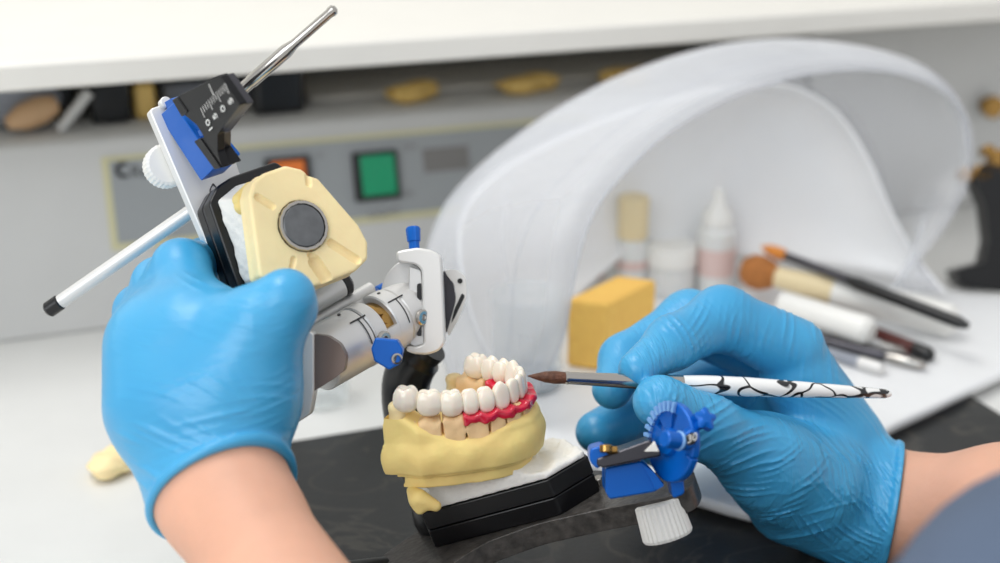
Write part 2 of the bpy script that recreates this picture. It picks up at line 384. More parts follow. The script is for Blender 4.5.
o = obj('plastic_strap', tube([a+(q-p)*k for k in (-.1, .3, .7, 1.02)], .0035, 10), M['console']); tag(o, 'pale diagonal plastic strap between the black pouch and black box', 'strap')
a = gap(8, 131, .89); b = gap(56, 112, .90); a[2] = zt+.008; b[2] = zt+.016
o = obj('wooden_handle', tube([a, a*.7+b*.3, a*.3+b*.7, b], [.004, .0085, .009, .006], 14), M['wood']); tag(o, 'tan wooden tool handle lying under the left end of the shelf', 'tool')
def blob(p, rx, ry, rz, m, name, seed, par=None, amp=.15):
    rng = random.Random(seed); ph = [rng.uniform(0, 6) for _ in range(6)]
    me = bpy.data.meshes.new('m'); bm = bmesh.new(); bmesh.ops.create_icosphere(bm, subdivisions=4, radius=1)
    for v in bm.verts:
        c = v.co; k = 1+amp*(math.sin(3*c.x+ph[0])*math.sin(2.6*c.y+ph[1])+.5*math.sin(6*c.z+ph[2]+3*c.x)*math.sin(5*c.y+ph[3]))
        v.co = Vector((p[0]+c.x*k*rx, p[1]+c.y*k*ry, p[2]+c.z*k*rz))
    bm.to_mesh(me); bm.free(); smooth_me(me, 180); return obj(name, me, m, par)
p = gap(18, 108, .915); p[2] = zt+.017; o = blob(p, .026, .012, .0155, M['clothgrey'], 'folded_cloth', 3); tag(o, 'crumpled grey blue cloth under the left end of the shelf', 'cloth')
for k, (px, w, lab) in enumerate([(412, 28, 'smaller yellow wax lump under the shelf above the brown type label'), (527, 34, 'larger yellow wax lump under the shelf beside the hood'), (626, 26, 'yellow wax lump under the shelf partly behind the hood top')]):
    p = gap(px, 80, .90); p[2] = zt+.006
    o = blob(p, w*.9/FPX, .012, .0065, M['yellowthing'], 'wax_lump', 11+k, amp=.25); tag(o, lab, 'wax')

# ================================================================== HOOD WITH TRAY
t = thing('dust_hood', 'clear vinyl dust hood over a white tray, open towards the brush tools', 'dust hood', onz(740, 380, .003))
zt2 = .0115
N = 60
K = resamp([P(*a) for a in [(470, 420, .742), (438, 350, .765), (424, 270, .775), (440, 213, .785), (470, 175, .795), (510, 140, .805), (560, 105, .82), (620, 75, .835), (700, 50, .85), (780, 42, .865), (850, 50, .875), (898, 68, .885), (922, 100, .89), (932, 150, .885), (928, 200, .88), (915, 250, .875), (908, 292, .875)]], N)
RM = resamp([P(*a) for a in [(520, 418, .715), (560, 345, .70), (575, 270, .70), (592, 215, .71), (622, 175, .725), (665, 135, .745), (720, 102, .77), (780, 80, .79), (840, 70, .81), (895, 72, .83), (942, 90, .845), (967, 118, .86), (972, 155, .87), (962, 195, .87), (935, 240, .865), (890, 290, .86)]], N)
J = resamp([P(*a) for a in [(520, 405, .745), (478, 330, .775), (461, 262, .785), (466, 212, .795), (500, 175, .808), (545, 148, .82), (620, 116, .835), (700, 94, .85), (760, 84, .86), (800, 90, .87), (838, 115, .875), (868, 160, .88), (892, 215, .885), (920, 262, .885), (945, 292, .88)]], N)
C2 = (K-.36*J-.16*RM)/.48; rows = []
for q in np.linspace(0, 1, 12): rows.append(J*(1-q)**2+C2*2*q*(1-q)+RM*q*q)
me = loft([list(r) for r in rows], closed=False, cap=False, angle=180)
o = obj('clear_shield', me, M['vinyl'], t); sm = o.modifiers.new('thick', 'SOLIDIFY'); sm.thickness = .0008
obj('shield_seam', tube(list(rows[9]*.5+rows[10]*.5), .0007, 8), M['vinyl'], o)
obj('shield_rim', tube(list(RM), .0011, 8), M['vinyl'], o)
# white shell: from the joint arch back into a rounded scoop
BK = resamp([P(*a) for a in [(560, 330, .87), (556, 290, .87), (560, 250, .88), (575, 215, .885), (600, 190, .89), (640, 165, .895), (700, 150, .90), (740, 145, .905), (770, 150, .91), (795, 165, .915), (815, 190, .92), (835, 220, .925), (850, 245, .925), (865, 265, .92)]], N)
BK[:, 1] = np.minimum(BK[:, 1], .83); cb = BK.mean(0)+np.array([0, .012, -.02])
cb = J.mean(0); cb[2] = .04; rows = []
for q in np.linspace(0, math.pi/2, 22):
    L = cb+(J-cb)*math.cos(q)**.8; L[:, 1] += (.055*math.sin(q)); rows.append(L)
for L in rows: L[:, 2] = np.maximum(L[:, 2], .013); L[:, 1] = np.minimum(L[:, 1], .838)
me = loft([list(r) for r in rows], closed=False, cap=False, angle=180)
o = obj('white_shell', me, M['tray'], t); sm = o.modifiers.new('thick', 'SOLIDIFY'); sm.thickness = .002; sm.offset = 0
o = obj('shell_edge', tube(list(J), .0013, 8), M['tray'], o)
# seams of the vinyl
for pts in ([(504, 158, .79), (505, 205, .775), (502, 250, .765), (514, 305, .755)], ):
    obj('shield_seam', tube(cr([P(*a) for a in pts], 6), .0008, 8), M['vinyl'], bpy.data.objects['clear_shield'])
# tray outline on the bench
tp = [(500, 398), (545, 445), (620, 472), (700, 497), (770, 512), (830, 480), (880, 432), (940, 402), (1010, 368), (1090, 330), (1080, 300), (960, 292), (900, 270), (700, 262), (520, 330)]
pt = [onz(a, b, zt2) for a, b in tp]
poly = resamp(pt+[pt[0]], 90)[:-1]
me = prism([p+np.array([0, 0, -.0065]) for p in poly], (0, 0, .0065)); o = obj('tray', me, M['tray'], t); bevel(o, .0025, 3)
c = poly.mean(0)
me = prism([(p-c)*.96+c+np.array([0, 0, -.0089]) for p in poly], (0, 0, .0024)); o = obj('tray_foot', me, M['tray'], t)

# things on the tray
zf = zt2+.0003
def ontray(px, py, z=zf): return onz(px, py, z)
# sponge
a = ontray(572, 367); b = ontray(607, 374); c = ontray(652, 330)
hgt = .041
a = ontray(566, 366); b = ontray(606, 372); w = (b-a); dvec = ontray(654, 345)-b
o = obj('sponge', prism([a, b, b+dvec, a+dvec], (0, 0, hgt)), M['sponge']); bevel(o, .002, 3); tag(o, 'orange sponge block standing on the tray inside the hood', 'sponge')
def up(p, prof, n=28): return lathe(p, (0, 0, 1), prof, n)
def bottle(px, py, r, lab, body, cap, mcap, labelm=None, lz=None, name='bottle', cat='bottle', neck=None):
    p = ontray(px, py); t2 = thing(name, lab, cat, p)
    obj('body', up(p, body), M['bottle'], t2); obj('cap', up(p, cap), mcap, t2)
    if labelm: obj('label_print', up(p, [(lz[0], r+.0001), (lz[0], r+.0004), (lz[1], r+.0004), (lz[1], r+.0001)]), labelm, t2)
    return t2
k = .88/FPX
bottle(631, 289, .0105, 'tall bottle with a cream cap behind the orange sponge', [(0, .0095), (.001, .0105), (.031, .0105), (.034, .0085), (.038, .008)], [(.036, .0), (.036, .0095), (.062, .0098), (.0632, .009)], M['cream'], M['pinklabel'], (.016, .022))
bottle(714, 289, .0125, 'white dropper bottle with pointed tip, right of the lidded jar', [(0, .0115), (.001, .0125), (.040, .0125), (.046, .008), (.048, .008)], [(.045, .0), (.045, .0098), (.052, .0095), (.058, .005), (.067, .0032), (.068, .002)], M['white'], M['pinklabel'], (.012, .03))
bottle(670, 290, .0155, 'short milky jar with white lid between the two bottles', [(0, .0145), (.001, .0155), (.018, .0155), (.02, .014)], [(.019, .0), (.019, .0165), (.030, .0165), (.0315, .0155)], M['white'], None, None, 'jar', 'jar')
bottle(590, 278, .009, 'little bottle with red label and white cap, left of the cream capped bottle', [(0, .008), (.001, .009), (.018, .009), (.02, .007)], [(.019, .0), (.019, .0085), (.031, .0085), (.032, .0075)], M['white'], M['redlabel'], (.002, .012))
bottle(545, 283, .009, 'little bottle with red label seen through the vinyl left of the sponge', [(0, .008), (.001, .009), (.018, .009), (.02, .007)], [(.019, .0), (.019, .0085), (.029, .0085), (.03, .0075)], M['white'], M['redlabel'], (.002, .012))
p = ontray(527, 383); t2 = thing('glass_beaker', 'clear glass beaker standing behind the vinyl left of the sponge', 'beaker', p)
obj('body', up(p, [(0, .016), (.001, .0195), (.052, .0205), (.053, .0212), (.0535, .0205), (.052, .0195), (.002, .0185), (.0015, 0)]), M['glass'], t2)
obj('contents', up(p, [(.0016, .005), (.0017, .018), (.006, .018), (.0062, .005)]), M['clothgrey'], t2)
# brushes and instruments piled on the tray
def stick(name, lab, cat, A, B, za, zb, segs, group=None):
    a = onz(*A, zf+za); b = onz(*B, zf+zb); L = np.linalg.norm(b-a); d = (b-a)/L
    t2 = thing(name, lab, cat, (a+b)/2, group)
    for nm, mm, prof in segs: obj(nm, lathe(a, d, [(h*L, r) for h, r in prof], 20), mm, t2)
    return t2
stick('powder_brush', 'thick white brush with a round tan powder head on the tray', 'brush', (741, 268), (957, 322), .021, .0115,
      [('bristles', M['tanbristle'], [(0, .003), (.01, .007), (.05, .0108), (.1, .0115), (.15, .009), (.18, .006)]), ('ferrule', M['cream'], [(.16, .006), (.17, .0065), (.45, .0088), (.46, .0088)]), ('handle', M['white'], [(.45, .0088), (.46, .0098), (.7, .0102), (.97, .0098), (1, .006)])])
stick('thin_brush', 'thin black handled brush with orange tip lying behind the thick white brush', 'brush', (762, 247), (968, 326), .033, .0235,
      [('bristles', M['orangebristle'], [(0, .001), (.04, .0035), (.1, .0042), (.13, .003)]), ('ferrule', M['darkgrey'], [(.12, .003), (.14, .0028), (.45, .0032)]), ('handle', M['black'], [(.45, .0032), (.5, .004), (.96, .0036), (1, .002)])])
stick('brush_cap', 'short white tube lying across the instruments nearest the glove', 'tube', (779, 303), (872, 332), .0165, .0145,
      [('tube', M['white'], [(0, .004), (.03, .0075), (.3, .0082), (.95, .0085), (1, .006)])])
stick('lacquered_pen', 'dark red pen lying under the thick white brush', 'pen', (800, 305), (932, 356), .0045, .0042,
      [('barrel', M['darkred'], [(0, .002), (.04, .0045), (.9, .0045), (1, .003)]), ('clip', M['black'], [(.88, .0046), (.89, .0048), (.97, .0046), (1.0, .003)])])
stick('metal_spatula', 'steel spatula lying on the tray in front of the dark red pen', 'instrument', (778, 330), (926, 366), .0035, .0033,
      [('handle', M['darkgrey'], [(0, .002), (.05, .0034), (.7, .0034), (.75, .0022)]), ('blade', M['chrome'], [(.74, .0022), (.8, .003), (.97, .0028), (1, .001)])])
stick('metal_spatula', 'blue grey instrument in front of the others, nearest the glove', 'instrument', (800, 344), (884, 370), .003, .0033,
      [('handle', M['clothgrey'], [(0, .002), (.05, .003), (.7, .0032), (.72, .0036)]), ('blade', M['silver'], [(.72, .0036), (.8, .0038), (.97, .0036), (1, .002)])])
stick('metal_spatula', 'slim silver instrument with a pointed end under the white tube', 'instrument', (790, 322), (912, 352), .0095, .0028,
      [('handle', M['silver'], [(0, .002), (.05, .0028), (.7, .0028), (.75, .002)]), ('blade', M['chrome'], [(.74, .002), (.8, .002), (.97, .0012), (1, .0005)])])
# black stand at the right with gold parts
p = onz(992, 287, 0.0); t2 = thing('articulator_stand', 'black curved stand with gold fittings cut off by the right edge', 'stand', p)
A = [(955, 270), (985, 262), (990, 240), (986, 205), (975, 180), (980, 165), (1060, 165), (1060, 300), (1010, 294), (960, 283)]
obj('stand_body', prism([P(a, b, .935) for a, b in A], -np.array(F_)*-.02), M['black'], t2)
for a, b, r in [(968, 174, .005), (985, 172, .006), (1003, 160, .008), (990, 150, .004)]:
    c = P(a, b, .935); obj('gold_fitting', rod(c, c+F_*.012, r, n=16), M['brass'], t2)
p = hit(984, 104, (0, .875, 0), (0, 1, 0)); obj('brass_knob', lathe(p, (0, -1, 0), [(0, .005), (.006, .005), (.008, .009), (.014, .0085), (.015, .004)], 20), M['brass'], ledge)
# small things on the bench at left
p = onz(112, 462, .006); o = blob(p, .012, .012, .0065, M['paleyellow'], 'wax_lump', 31, amp=.2); tag(o, 'pale yellow lump on the bench peeking out behind the left glove', 'wax')
p = onz(322, 402, .0); t2 = thing('glass_dish', 'small clear glass on the bench behind the aluminium hinge', 'glass', p)
obj('bowl', up(p, [(0, .012), (.001, .0155), (.03, .0165), (.031, .016), (.003, .0145), (.002, 0)]), M['glass'], t2)
# ================================================================== ARTICULATOR
def az_frame(o, az, t, ro=0):
    az, t, ro = map(math.radians, (az, t, ro))
    ey = math.sin(az)*R_+math.cos(az)*HF; ex = math.cos(az)*R_-math.sin(az)*HF; ex = math.cos(t)*ex+math.sin(t)*ZZ; ez = np.cross(ex, ey)
    e2 = math.cos(ro)*ey+math.sin(ro)*ez; return Frame(o, ex, e2, np.cross(ex, e2))
LF = az_frame(P(500, 497, .545), 13.4, 20)
ART = thing('articulator', 'silver and blue dental articulator held open by the left glove', 'articulator', P(430, 560, .56))
def lpoly(pts, z): return [LF.w(*LF.hit(a, b, 2, z)) for a, b in pts]
def pp(pts, D): return [P(a, b, D) for a, b in pts]
def rnd(poly, r=.0015, k=5):      # round the corners of a world polygon
    out = []; n = len(poly)
    for i in range(n):
        a, b, c = (np.array(poly[j % n]) for j in (i-1, i, i+1)); d1 = a-b; d2 = c-b; l1 = np.linalg.norm(d1); l2 = np.linalg.norm(d2); rr = min(r, l1*.45, l2*.45)
        p, q = b+d1/l1*rr, b+d2/l2*rr
        for j in range(k+1): t = j/k; out.append(p*(1-t)**2+2*b*t*(1-t)+q*t*t)
    return out
def flat(name, pts, D, depth, m, par=ART, r=.0015, bv=.0006, d=None):   # outline with its own thickness, facing roughly the viewer
    o = obj(name, prism(rnd(pp(pts, D), r), (F_ if d is None else np.array(d))*depth), m, par)
    if bv: bevel(o, bv)
    return o
# --- lower arm: wide carbon-coloured fork carrying the plate, front end at the right
arm = [(345, 592), (385, 553), (426, 525), (470, 500), (560, 470), (600, 470), (640, 474), (672, 470), (690, 466), (696, 475), (690, 488), (668, 497), (602, 509), (536, 524), (484, 543), (430, 578), (390, 640)]
o = obj('lower_arm', prism(rnd(lpoly(arm, -.0160), .006), -LF.ax[2]*.0095), M['carbon'], ART); bevel(o, .0042, 6)
# --- mounting plate, two layers
pl = [(422, 514), (548, 480), (588, 456), (566, 440), (500, 448), (432, 470), (412, 492)]
o = obj('mounting_plate', prism(rnd(lpoly(pl, 0), .0008), -LF.ax[2]*.0076), M['black'], ART); bevel(o, .0004)
c = np.mean(lpoly(pl, 0), 0)
o = obj('mounting_plate', prism(rnd([(p-c)*1.0+c for p in lpoly(pl, 0)], .0012), -LF.ax[2]*.0078), M['blackm'], ART)
me = o.data
for v in me.vertices: v.co += Vector(-LF.ax[2]*.0080)
bevel(o, .0005)
# screw lugs beside the plate
a = LF.w(*LF.hit(600, 486, 2, -.017)); obj('plate_screw', rod(a, a+LF.ax[2]*.004, .0025), M['chrome'], ART)
# --- incisal table at the front end
IT = ART
o = flat('table_block', [(605.5, 468), (642, 461), (652, 470), (665, 485), (655, 492), (610, 499.5), (605.5, 492)], .512, .018, M['blue'], r=.001); bevel(o, .001)
flat('block_facet', [(643, 465), (653, 471), (664, 486), (656, 490)], .5105, .0015, M['blue'], r=.0005, bv=0)
flat('table_foot', [(668, 470), (682, 462), (685, 494), (673, 499)], .515, .012, M['blue'])
flat('steel_table', [(597, 459), (650, 440), (661, 452), (661, 456), (603, 468), (597, 466)], .506, .014, M['darkgrey'], r=.0006)
flat('table_clamp', [(590, 449), (604, 445), (611, 452), (598, 470), (589.5, 462)], .507, .014, M['blue'])
a = P(606, 453, .5055); obj('brass_screw', rod(a+U_*.003, a+U_*.0002-F_*.0005, .0024), M['brass'], ART)
a = P(612, 450, .5055); obj('brass_screw', rod(a-R_*.002, a+R_*.002, .0014), M['brass'], ART)
obj('white_chip', prism(pp([(655, 442), (645, 451.5), (659, 451.5)], .504), F_*.003), M['plaster'], ART)
dn = camvec(-.88, .06, .47); dc = P(677, 442, .512)
dx, dy, _ = basis(dn)
def disc_ring(name, r0, r1, th, a0, a1, m, par, off=0, n=40, cen=dc):
    A = np.linspace(a0, a1, n); rim = [cen+dn*off+(dx*math.cos(t)+dy*math.sin(t))*r1 for t in A]+[cen+dn*off+(dx*math.cos(t)+dy*math.sin(t))*r0 for t in A[::-1]]
    return obj(name, prism(rim, dn*th), m, par)
upi = math.atan2(U_@dy, U_@dx)
q = disc_ring('protractor_disc', .0105, .0148, .0034, 0, 2*math.pi*.999, M['blue'], ART); bevel(q, .0007)
disc_ring('disc_sector', .0, .0112, .003, upi+2.0, upi+5.2, M['blue'], q, .0004)
for a in (upi/math.pi+.1, upi/math.pi-.25, upi/math.pi+.45): disc_ring('spoke', .002, .0112, .003, math.pi*(a-.13), math.pi*(a+.13), M['blue'], q, .0004, 6)
obj('hub', lathe(dc-dn*.002, dn, [(0, .004), (.001, .0052), (.006, .0052), (.007, .0045)], 24), M['blue'], q)
upi = math.atan2(U_@dy, U_@dx)
for k in range(9):
    a = upi+(-1 if (R_@dx) > 0 else 1)*0+(k-1.0)*.21*(1 if ((dx*math.cos(upi+.5)+dy*math.sin(upi+.5))@R_) < 0 else -1)
    c = dc+dn*.0042+(dx*math.cos(a)+dy*math.sin(a))*.0132; rr = dx*math.cos(a)+dy*math.sin(a); tt = np.cross(dn, rr)
    obj('scale_tooth', boxw(c, .0019, .0007, .0006, (rr, tt, dn)), M['bluel'], q)
a = P(664, 439, .492); b = P(688, 442, .498); obj('axle', rod(a, b, .0031), M['blue'], ART)
obj('axle_ring', rod(a*.45+b*.55, a*.3+b*.7, .0036), M['bluel'], ART)
flat('dial_block', [(683, 434), (693, 429), (699, 437), (696, 447), (686, 449)], .494, .008, M['blue'])
pf = flat('dial_face', [(686, 436), (693, 432), (697, 438), (695, 444), (688, 446)], .4928, .001, M['black'], r=.0005, bv=0)
obj('dial_digits', textmesh('30', .0040, P(687, 443.5, .4924), R_*.9+U_*.35, U_, .0001), M['white'], pf)
c = P(701, 422, .503); obj('star_knob', lathe(c, camvec(.3, .4, .85), [(0, .002), (.001, .0038), (.004, .0038), (.005, .002)], 30, wob=lambda t: 1+.18*math.cos(5*t)), M['blue'], ART)
c = LF.w(*LF.hit(663, 502, 2, -.0215)); kc = LF.w(*(LF.loc(c)))
kc = P(657, 501, .537)
obj('white_thumb_screw', lathe(kc, P(667, 533, .537)-kc, [(0, .0078), (.0006, .0090), (.0135, .0098), (.0147, .0092)], 120, 25, wob=lambda t: 1+.025*math.cos(30*t)), M['white'], ART)
# --- rear post, black, sweeping down to the lower arm behind the casts
post = cr([P(430, 345, .592), P(414, 362, .596), P(406, 385, .600), P(408, 415, .598), P(418, 450, .594), P(432, 485, .588), P(440, 520, .580), LF.w(*LF.hit(455, 510, 2, -.022))], 6)
obj('rear_post', tube(post, [.0085]*4+[.0105]*(len(post)-4), 24), M['black'], ART)
obj('rear_post', tube(cr([P(283, 395, .535), P(252, 450, .540), P(250, 530, .545), P(290, 580, .545), LF.w(*LF.hit(385, 575, 2, -.022))], 6), .0075, 20), M['black'], ART)
# --- condylar shaft
A0 = P(320, 358.5, .540); A1 = P(414, 306.5, .575); ad = nrm(A1-A0); L = np.linalg.norm(A1-A0)
def shaft(name, s0, s1, r, m, par=ART, b=.0006): return obj(name, rod(A0+ad*s0, A0+ad*s1, r, n=64, bev=b), m, par)
c1 = shaft('hinge_drum', -.002, .0192, .0128, M['silver']); shaft('hinge_drum_ring', .0196, .0262, .0130, M['silver'], c1)
shaft('brass_core', .0255, .0325, .0104, M['brass'])
c2 = shaft('hinge_drum', .0318, .0395, .0130, M['silver']); shaft('hinge_drum_ring', .0399, .052, .0126, M['silver'], c2)
# the brass core shows only in a window: a bridge of silver closes the rest
bx_, by_, _ = basis(ad)
def arc_plate(name, s0, s1, r0, r1, a0, a1, m, par):
    A = np.linspace(a0, a1, 40); prof = [A0+ad*s0+(bx_*math.cos(t)+by_*math.sin(t))*r1 for t in A]+[A0+ad*s0+(bx_*math.cos(t)+by_*math.sin(t))*r0 for t in A[::-1]]
    return obj(name, prism(prof, ad*(s1-s0)), m, par)
cd_ = nrm(-F_*.75+U_*.45); a_c = math.atan2(cd_@by_, cd_@bx_)
arc_plate('drum_bridge', .0255, .0325, .0090, .01295, a_c+.75, a_c+5.2, M['silver'], c1)
# engraved black index lines and bosses
def on_drum(ang, s, r=.01315): t = a_c+ang; return A0+ad*s+(bx_*math.cos(t)+by_*math.sin(t))*r
def line_on(name, pts, par, w=.00022): obj(name, tube([on_drum(a, s) for a, s in pts], w, 6), M['black'], par)
sg = 1 if ((on_drum(.3, .01)-on_drum(0, .01))@U_) < 0 else -1
for s0, par in ((.0165, c1), (.0375, c2)):
    line_on('index_line', [(sg*x, s0) for x in np.linspace(.0, .9, 12)], par)
    line_on('index_line', [(sg*.02, s0-.004), (sg*.02, s0+.004)], par, .0003)
for s0, a, par in ((.0225, .95, c1), (.0445, .95, c2)):
    p = on_drum(sg*a, s0, .0125); dd = nrm(p-(A0+ad*s0)); obj('set_screw', lathe(p, dd, [(0, .0033), (.0012, .0033), (.0017, .0026), (.0017, .0014), (.0006, .0013)], 24, 20), M['chrome'], par)
    p = on_drum(-sg*.55, s0-.009, .0127); dd = nrm(p-(A0+ad*(s0-.009))); obj('pin_hole', lathe(p, dd, [(0, .0007), (.0006, .0007)], 12), M['black'], par)
for s_, a_ in ((.0288, .25), (.0288, .62)):
    p = on_drum(sg*a_-.2, s_, .0102); dd = nrm(p-(A0+ad*s_)); obj('brass_screw', lathe(p, dd, [(0, .0019), (.001, .0019), (.0012, .001)], 12), M['brass'], ART)
o = flat('machined_facet', [(313, 334), (328, 336), (340, 344), (346, 356), (344, 371), (330, 381), (313, 392)], .5245, .012, M['facet'], r=.0012, bv=0)
flat('hinge_foot', [(296, 344), (306, 330), (314, 333), (314, 392), (310, 415), (289, 428), (286, 408)], .523, .011, M['silver'])
flat('blue_lever', [(375, 338), (397, 340), (403, 350), (400, 364), (389, 370), (374, 361), (371, 349)], .529, .009, M['blue'], r=.0006)
a = P(396, 358.5, .5288); obj('lever_screw', lathe(a+F_*.0008, camvec(.35, -.1, .93), [(0, .0022), (.0012, .0022), (.0014, .0015), (.0006, .0012)], 14), M['chrome'], ART)
# lug between shaft and condylar box
flat('condyle_lug', [(380, 290), (387, 273), (397, 263), (405, 261), (414, 264), (422, 270), (421, 300), (416, 340), (398, 322)], .567, .020, M['silver'], r=.003, bv=.0012)
flat('condyle_insert', [(409, 266), (421, 270), (424, 300), (424, 344), (414, 347), (408, 342)], .563, .008, M['silver'], r=.0008)
for y0, y1 in ((284, 300), (306, 318), (324, 336)): flat('insert_slot', [(417, y0), (421, y0-1), (421.5, y1), (417, y1)], .5618, .002, M['black'], r=.0006, bv=0)
flat('condylar_box', [(396, 252), (402, 250), (418, 247.5), (432, 250), (441, 256), (443, 290), (445, 343), (439, 351), (427, 355), (413, 354), (406, 351), (407, 346), (417, 346.5), (424, 344), (422.5, 300), (421.5, 270), (416, 264.5), (397, 262)], .561, .013, M['whitemetal'], r=.0016, bv=.0012)
flat('condylar_box_back', [(424, 262), (441, 258), (443, 343), (427, 350)], .568, .010, M['whitemetal'])
a = P(414.5, 250, .566); b = P(413, 227, .568)
obj('blue_thumb_pin', lathe(a, b-a, [(0, .0021), (.0035, .0021), (.0036, .0026), (.0088, .0029), (.0096, .0025)], 24, wob=lambda t: 1+.05*math.cos(10*t)), M['blue'], ART)
flat('cheek_plate', [(443, 270), (452, 274), (456, 300), (450, 326), (444, 336)], .585, .006, M['darkgrey'])
o = flat('cheek_plate', [(444, 270), (456, 269), (466, 277), (467, 297), (459, 318), (449, 336), (447, 332), (456, 300), (455, 285), (448, 277)], .580, .008, M['whitemetal'], r=.002)
flat('cheek_slot', [(462, 293), (465, 296), (455, 317), (451, 324), (454, 310)], .5797, .001, M['black'], r=.001, bv=0)
a = P(460, 281, .580); obj('cheek_hole', lathe(a, -F_, [(0, .0011), (.0004, .0011)], 14), M['black'], o)
# rods above the shaft
a = P(296, 311, .553); b = P(345, 283, .566); obj('stub_rod', rod(a, b, .0049), M['whitemetal'], ART); obj('rod_cap', rod(b-nrm(b-a)*.0035, b+nrm(b-a)*.0016, .0052, bev=.0012), M['black'], ART)
obj('tie_bar', rod(P(300, 330, .555), P(372, 288, .575), .0028), M['silver'], ART)
a = P(333, 316, .57); obj('blue_stud', rod(P(378, 293, .578), P(386, 289, .58), .003), M['blue'], ART)

# --- upper arm in the left hand
nU = camvec(.50, .21, .84); uU = camvec(.406, -.914, 0); uU = nrm(uU-nU*(uU@nU)); vU = np.cross(nU, uU)
UF = Frame(P(183, 199, .545), uU, vU, nU)
def uh(px, py, ax, val): return UF.hit(px, py, ax, val)
def vprism(name, pts, v, ext, m, par=ART, bv=.0006, r=.0008):      # outline in the u-n plane, extruded across the arm
    o = obj(name, prism(rnd([UF.w(*uh(a, b, 1, v)) for a, b in pts], r), UF.ax[1]*ext), m, par)
    if bv: bevel(o, bv)
    return o
def nprism(name, pts, n, ext, m, par=ART, bv=.0006, r=.0015):      # outline in the plate plane, extruded along the stack
    o = obj(name, prism(rnd([UF.w(*uh(a, b, 2, n)) for a, b in pts], r), UF.ax[2]*ext), m, par)
    if bv: bevel(o, bv)
    return o
lt, lb = uh(149, 109, 2, 0), uh(227, 292, 2, 0)
wid = uh(243, 180, 2, 0)[1]
e0 = lt[1]; 
plp = [(lt[0], lt[1]), (lt[0]-.001, lt[1]+.030), (uh(243, 180, 2, 0)[0]-.004, wid), (uh(243, 180, 2, 0)[0]+.03, wid), (lb[0]+.012, lb[1]+.03), (lb[0]+.012, lb[1])]
up_plate = obj('upper_arm', prism(rnd([UF.w(a, b, 0) for a, b in plp], .002), -UF.ax[2]*.0052), M['whitemetal'], ART); bevel(up_plate, .0006)
# link from the plate to the hinge drum, behind the model
obj('upper_link', tube(cr([UF.w(lb[0]+.006, lb[1]+.016, -.003), P(262, 335, .556), P(300, 350, .553), P(330, 352, .549)], 6), .008, 20), M['silver'], ART)
# arm mark on the plate
c = np.array([UF.w(*uh(a, b, 2, .0003)) for a, b in [(213, 183.5), (216.5, 189), (213.5, 195), (210, 191)]])
obj('plate_mark', tube(list(cr(list(c)+[c[0]], 4)), .00022, 6), M['darkgrey'], up_plate)
# blue holder
vprism('blue_slide', [(159, 116), (173, 103), (216, 166), (201, 181)], .006, .010, M['blue'])
vprism('blue_slide_base', [(163, 103), (172, 98), (222, 160), (213, 172)], .008, .008, M['blue'])
blk = vprism('scale_block', [(173.6, 98.6), (219.6, 75.2), (240, 105), (217.5, 134), (217.5, 152), (222.5, 168), (214.5, 164.5), (197, 141), (204, 137), (197, 125), (184, 114.5)], .0035, .0030, M['blackm'], bv=.0005)
o = vprism('holder_side', [(204, 84.5), (220.5, 76.5), (241, 106), (218.5, 135), (218.5, 152), (223.5, 168), (216, 165), (205, 150), (206, 120)], .0066, .0055, M['darkgrey'], bv=.0004)
o = vprism('block_lip', [(171.5, 100), (177, 97), (187, 112), (181.5, 117)], .003, .008, M['blackm'])
o = vprism('block_lip', [(194, 141.5), (200, 138), (220.5, 168), (214.5, 169.5)], .003, .009, M['blackm'])
vprism('blue_key', [(197, 131), (205, 128), (208, 133), (200, 137)], .006, .008, M['blue'])
for a, b in ((247, 104), (239, 117), (226, 147)):
    p = P(a, b, .529); obj('side_hole', lathe(p, camvec(.3, 0, .95), [(0, .0008), (.0004, .0008)], 12), M['black'], o)
# engraved scale, read along the block
f0 = UF.w(*uh(201, 113.5, 1, .0031)); f1 = UF.w(*uh(225, 84, 1, .0031)); 
sx = nrm(f1-f0); q0 = UF.w(*uh(200.5, 108, 1, .0031)); q1 = UF.w(*uh(224.5, 83.5, 1, .0031)); sd = nrm(q1-q0); sl = np.linalg.norm(q1-q0)
perp = nrm(np.cross(sd, UF.ax[1])); perp = perp if perp@R_ > 0 else -perp
for k in range(13):
    p = q0+sd*sl*k/12; ln = .0024 if k % 4 else .0038
    obj('scale_mark', boxw(p+perp*ln/2, ln/2, .00007, .0001, (perp, sd, UF.ax[1])), M['white'], blk)
obj('scale_mark', boxw(q0+sd*sl*.55-perp*.002, .0022, .00014, .0001, (perp, sd, UF.ax[1])), M['white'], blk)
for s_, f_ in (('10', .0), ('5', .30), ('0', .62), ('5', .93)):
    p = q0+sd*(sl*f_+(.0008 if s_ != '10' else .001))+perp*.0100
    obj('scale_number', textmesh(s_, .0052, p+sd*.0015-perp*(0 if s_ == '10' else .0024), -perp, -sd, .0001), M['white'], blk)
# incisal pin
a = P(238, 93, .533); b = P(290, 48, .527); c = P(331, 12, .523); d = nrm(c-a); L1 = np.linalg.norm(b-a); L2 = np.linalg.norm(c-a)
obj('incisal_pin', lathe(a-d*.006, d, [(0, .0026), (.006, .0026), (.007, .0024), (.0125, .0024), (.013, .0027), (L1+.004, .0027), (L1+.008, .0019), (L2+.005, .0018), (L2+.0062, .0021), (L2+.0075, .002), (L2+.0085, .0009)], 28), M['chrome'], ART)
# support rod with black tip
a = P(47, 311, .575); b = P(200, 205, .566); d = nrm(b-a)
sr = obj('support_rod', rod(a+d*.006, b, .0029), M['silver'], ART); obj('rod_tip', rod(a, a+d*.0075, .0034, bev=.0009), M['black'], sr)
